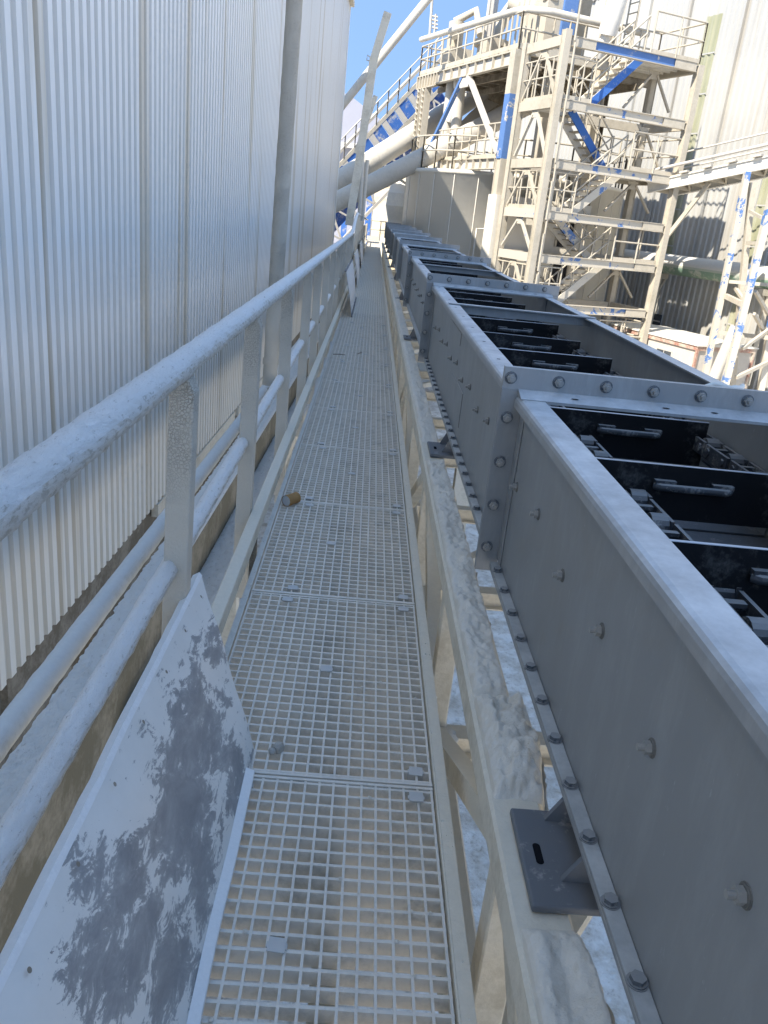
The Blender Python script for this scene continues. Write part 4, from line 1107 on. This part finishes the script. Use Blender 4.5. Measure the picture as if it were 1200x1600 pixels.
# ---------------------------------------------------------------- bridge gallery on the right with its trestle
bA, bB = L(A3+.1, .9, 3.12), at(1290, 238, 25)
rg_ = thing('bridge_gallery', 'dusty pipe bridge running right from the stair tower', 'pipe bridge', tuple(bA))
bd = (bB-bA).normalized(); bs = bd.cross(V((0, 0, 1))).normalized(); LB = (bB-bA).length
def Bp(s, a, u): return bA+bd*s+bs*a+V((0, 0, u))
mb = MB(); mb.prism([Bp(0, -.7, .1), Bp(0, .7, .1), Bp(0, .7, .14), Bp(0, -.7, .14)], bd*LB); build('deck', mb, 'cream_far', rg_)
mb = MB()
for a in (-.7, .7): mb.hbeam(Bp(0, a, -.08), Bp(LB, a, -.08), .14, .34, .025)
build('side_beam', mb, 'galv', rg_)
mb = MB(); s = .2
while s < LB: mb.bar(Bp(s, -.66, -.16), Bp(s, .66, -.16), .1, .12); mb.bar(Bp(s, -.66, -.18), Bp(s+.6, .66, -.18), .06, .06); s += .6
for a in (-.4, -.1, .2): mb.tube([Bp(0, a, -.02), Bp(LB, a, -.02)], .07, 8)
build('cross_member', mb, 'cream_far', rg_)
mb = MB(); s = .5
while s < LB: mb.box(-.13, .13, -.16, .16, -.02, .03, 0, lambda p: Bp(s+p.x, .82+p.y*.5, .14+p.z)); s += .75
mb.tube([Bp(0, .75, .42), Bp(LB, .75, .42)], .05, 8); mb.tube([Bp(0, -.75, 1.1), Bp(LB, -.75, 1.1)], .03, 6); mb.tube([Bp(0, -.75, .6), Bp(LB, -.75, .6)], .03, 6)
build('cable_tray', mb, 'white', rg_)
mb = MB(); mb.bar(L(A3, .2, 1.2), Bp(1.9, .3, -.25), .1, .12); build('knee_brace', mb, 'cream_far', rg_)
ts = thing('bridge_trestle', 'blue and cream braced trestle holding the pipe bridge on the right', 'trestle', tuple(at(1140, 590, 24.5)))
legs = [((1168, 268), (1090, 640), 'flake', .17, 25.2), ((1176, 285), (1148, 560), 'cream_far', .17, 25.4), ((1212, 285), (1118, 660), 'flake', .19, 23.6), ((1235, 300), (1190, 600), 'flake_little', .18, 24.6)]
for (t0, b0_, m_, w, yy) in legs:
    mb = MB(); p, q = at(*t0, yy), at(*b0_, yy); q = p+(q-p)*((GZ-.3-p.z)/(q.z-p.z)); mb.bar(p, q, w, w*.9, 0, (0, 1, 0)); build('leg', mb, m_, ts)
for (a, b, w, ya, yb) in (((1133, 462), (1166, 478), .14, 25.2, 23.8), ((1149, 450), (1168, 478), .09, 25.2, 23.8), ((1140, 440), (1200, 445), .10, 25.2, 24.4), ((1125, 520), (1205, 528), .12, 25.2, 24.2), ((1180, 455), (1200, 490), .09, 23.8, 24.6), ((1160, 545), (1215, 505), .09, 23.8, 24.6), ((1178, 490), (1195, 520), .09, 23.8, 24.6), ((1150, 590), (1212, 560), .10, 23.8, 24.6), ((1172, 330), (1190, 340), .08, 25.2, 24.0), ((1168, 380), (1196, 380), .10, 25.2, 24.0)):
    mb = MB(); mb.bar(at(*a, ya), at(*b, yb), w, w); build('brace', mb, 'cream_far', ts)
mb = MB(); mb.tube([at(1150, 510, 24.4), at(1115, 590, 24.4)], .17, 12); single('slanted_duct', mb, 'pipe', 'cream duct slanting down between the trestle legs', 'duct')

# ================================================================== LIGHT, SKY, CAMERA
SUN = V((.60, .62, -.83)).normalized()
ld_ = bpy.data.lights.new('sun', 'SUN'); ld_.energy = 2.3; ld_.angle = R(.5); ld_.color = (1, .94, .84)
so = bpy.data.objects.new('sun', ld_); C.objects.link(so); so.rotation_euler = SUN.to_track_quat('-Z', 'Y').to_euler(); so.location = (-20, -20, 40)
w = bpy.data.worlds.new('World'); scene.world = w; w.use_nodes = True
nt = w.node_tree; bg = nt.nodes['Background']
sky = nt.nodes.new('ShaderNodeTexSky'); sky.sky_type = 'NISHITA'; sky.sun_disc = False
sky.sun_elevation = math.asin(-SUN.z); sky.sun_rotation = math.atan2(-SUN.x, -SUN.y)
sky.altitude = 800; sky.air_density = 1.5; sky.dust_density = 0; sky.ozone_density = 2.0
tc = nt.nodes.new('ShaderNodeTexCoord'); mpn = nt.nodes.new('ShaderNodeMapping'); mpn.inputs['Location'].default_value = (0, 0, .6)
nt.links.new(tc.outputs['Generated'], mpn.inputs['Vector']); nt.links.new(mpn.outputs[0], sky.inputs[0])
nt.links.new(sky.outputs[0], bg.inputs[0]); bg.inputs[1].default_value = .095
cam = bpy.data.cameras.new('camera'); co = bpy.data.objects.new('camera', cam); C.objects.link(co)
cam.sensor_width = 36; cam.lens = 36*FX/1600; cam.clip_start = .02; cam.clip_end = 1000
rt, dn, fw = V((CM[0][0], CM[1][0], CM[2][0])), V((CM[0][1], CM[1][1], CM[2][1])), V((CM[0][2], CM[1][2], CM[2][2]))
mw = Matrix((rt, -dn, -fw)).transposed().to_4x4(); mw.translation = EYE
co.matrix_world = mw
scene.camera = co
vs_ = scene.view_settings
vs_.view_transform = 'Standard'; vs_.look = 'None'; vs_.exposure = 2.05; vs_.gamma = 1; vs_.use_curve_mapping = False
scene.cycles.max_bounces = 8; scene.cycles.use_denoising = True
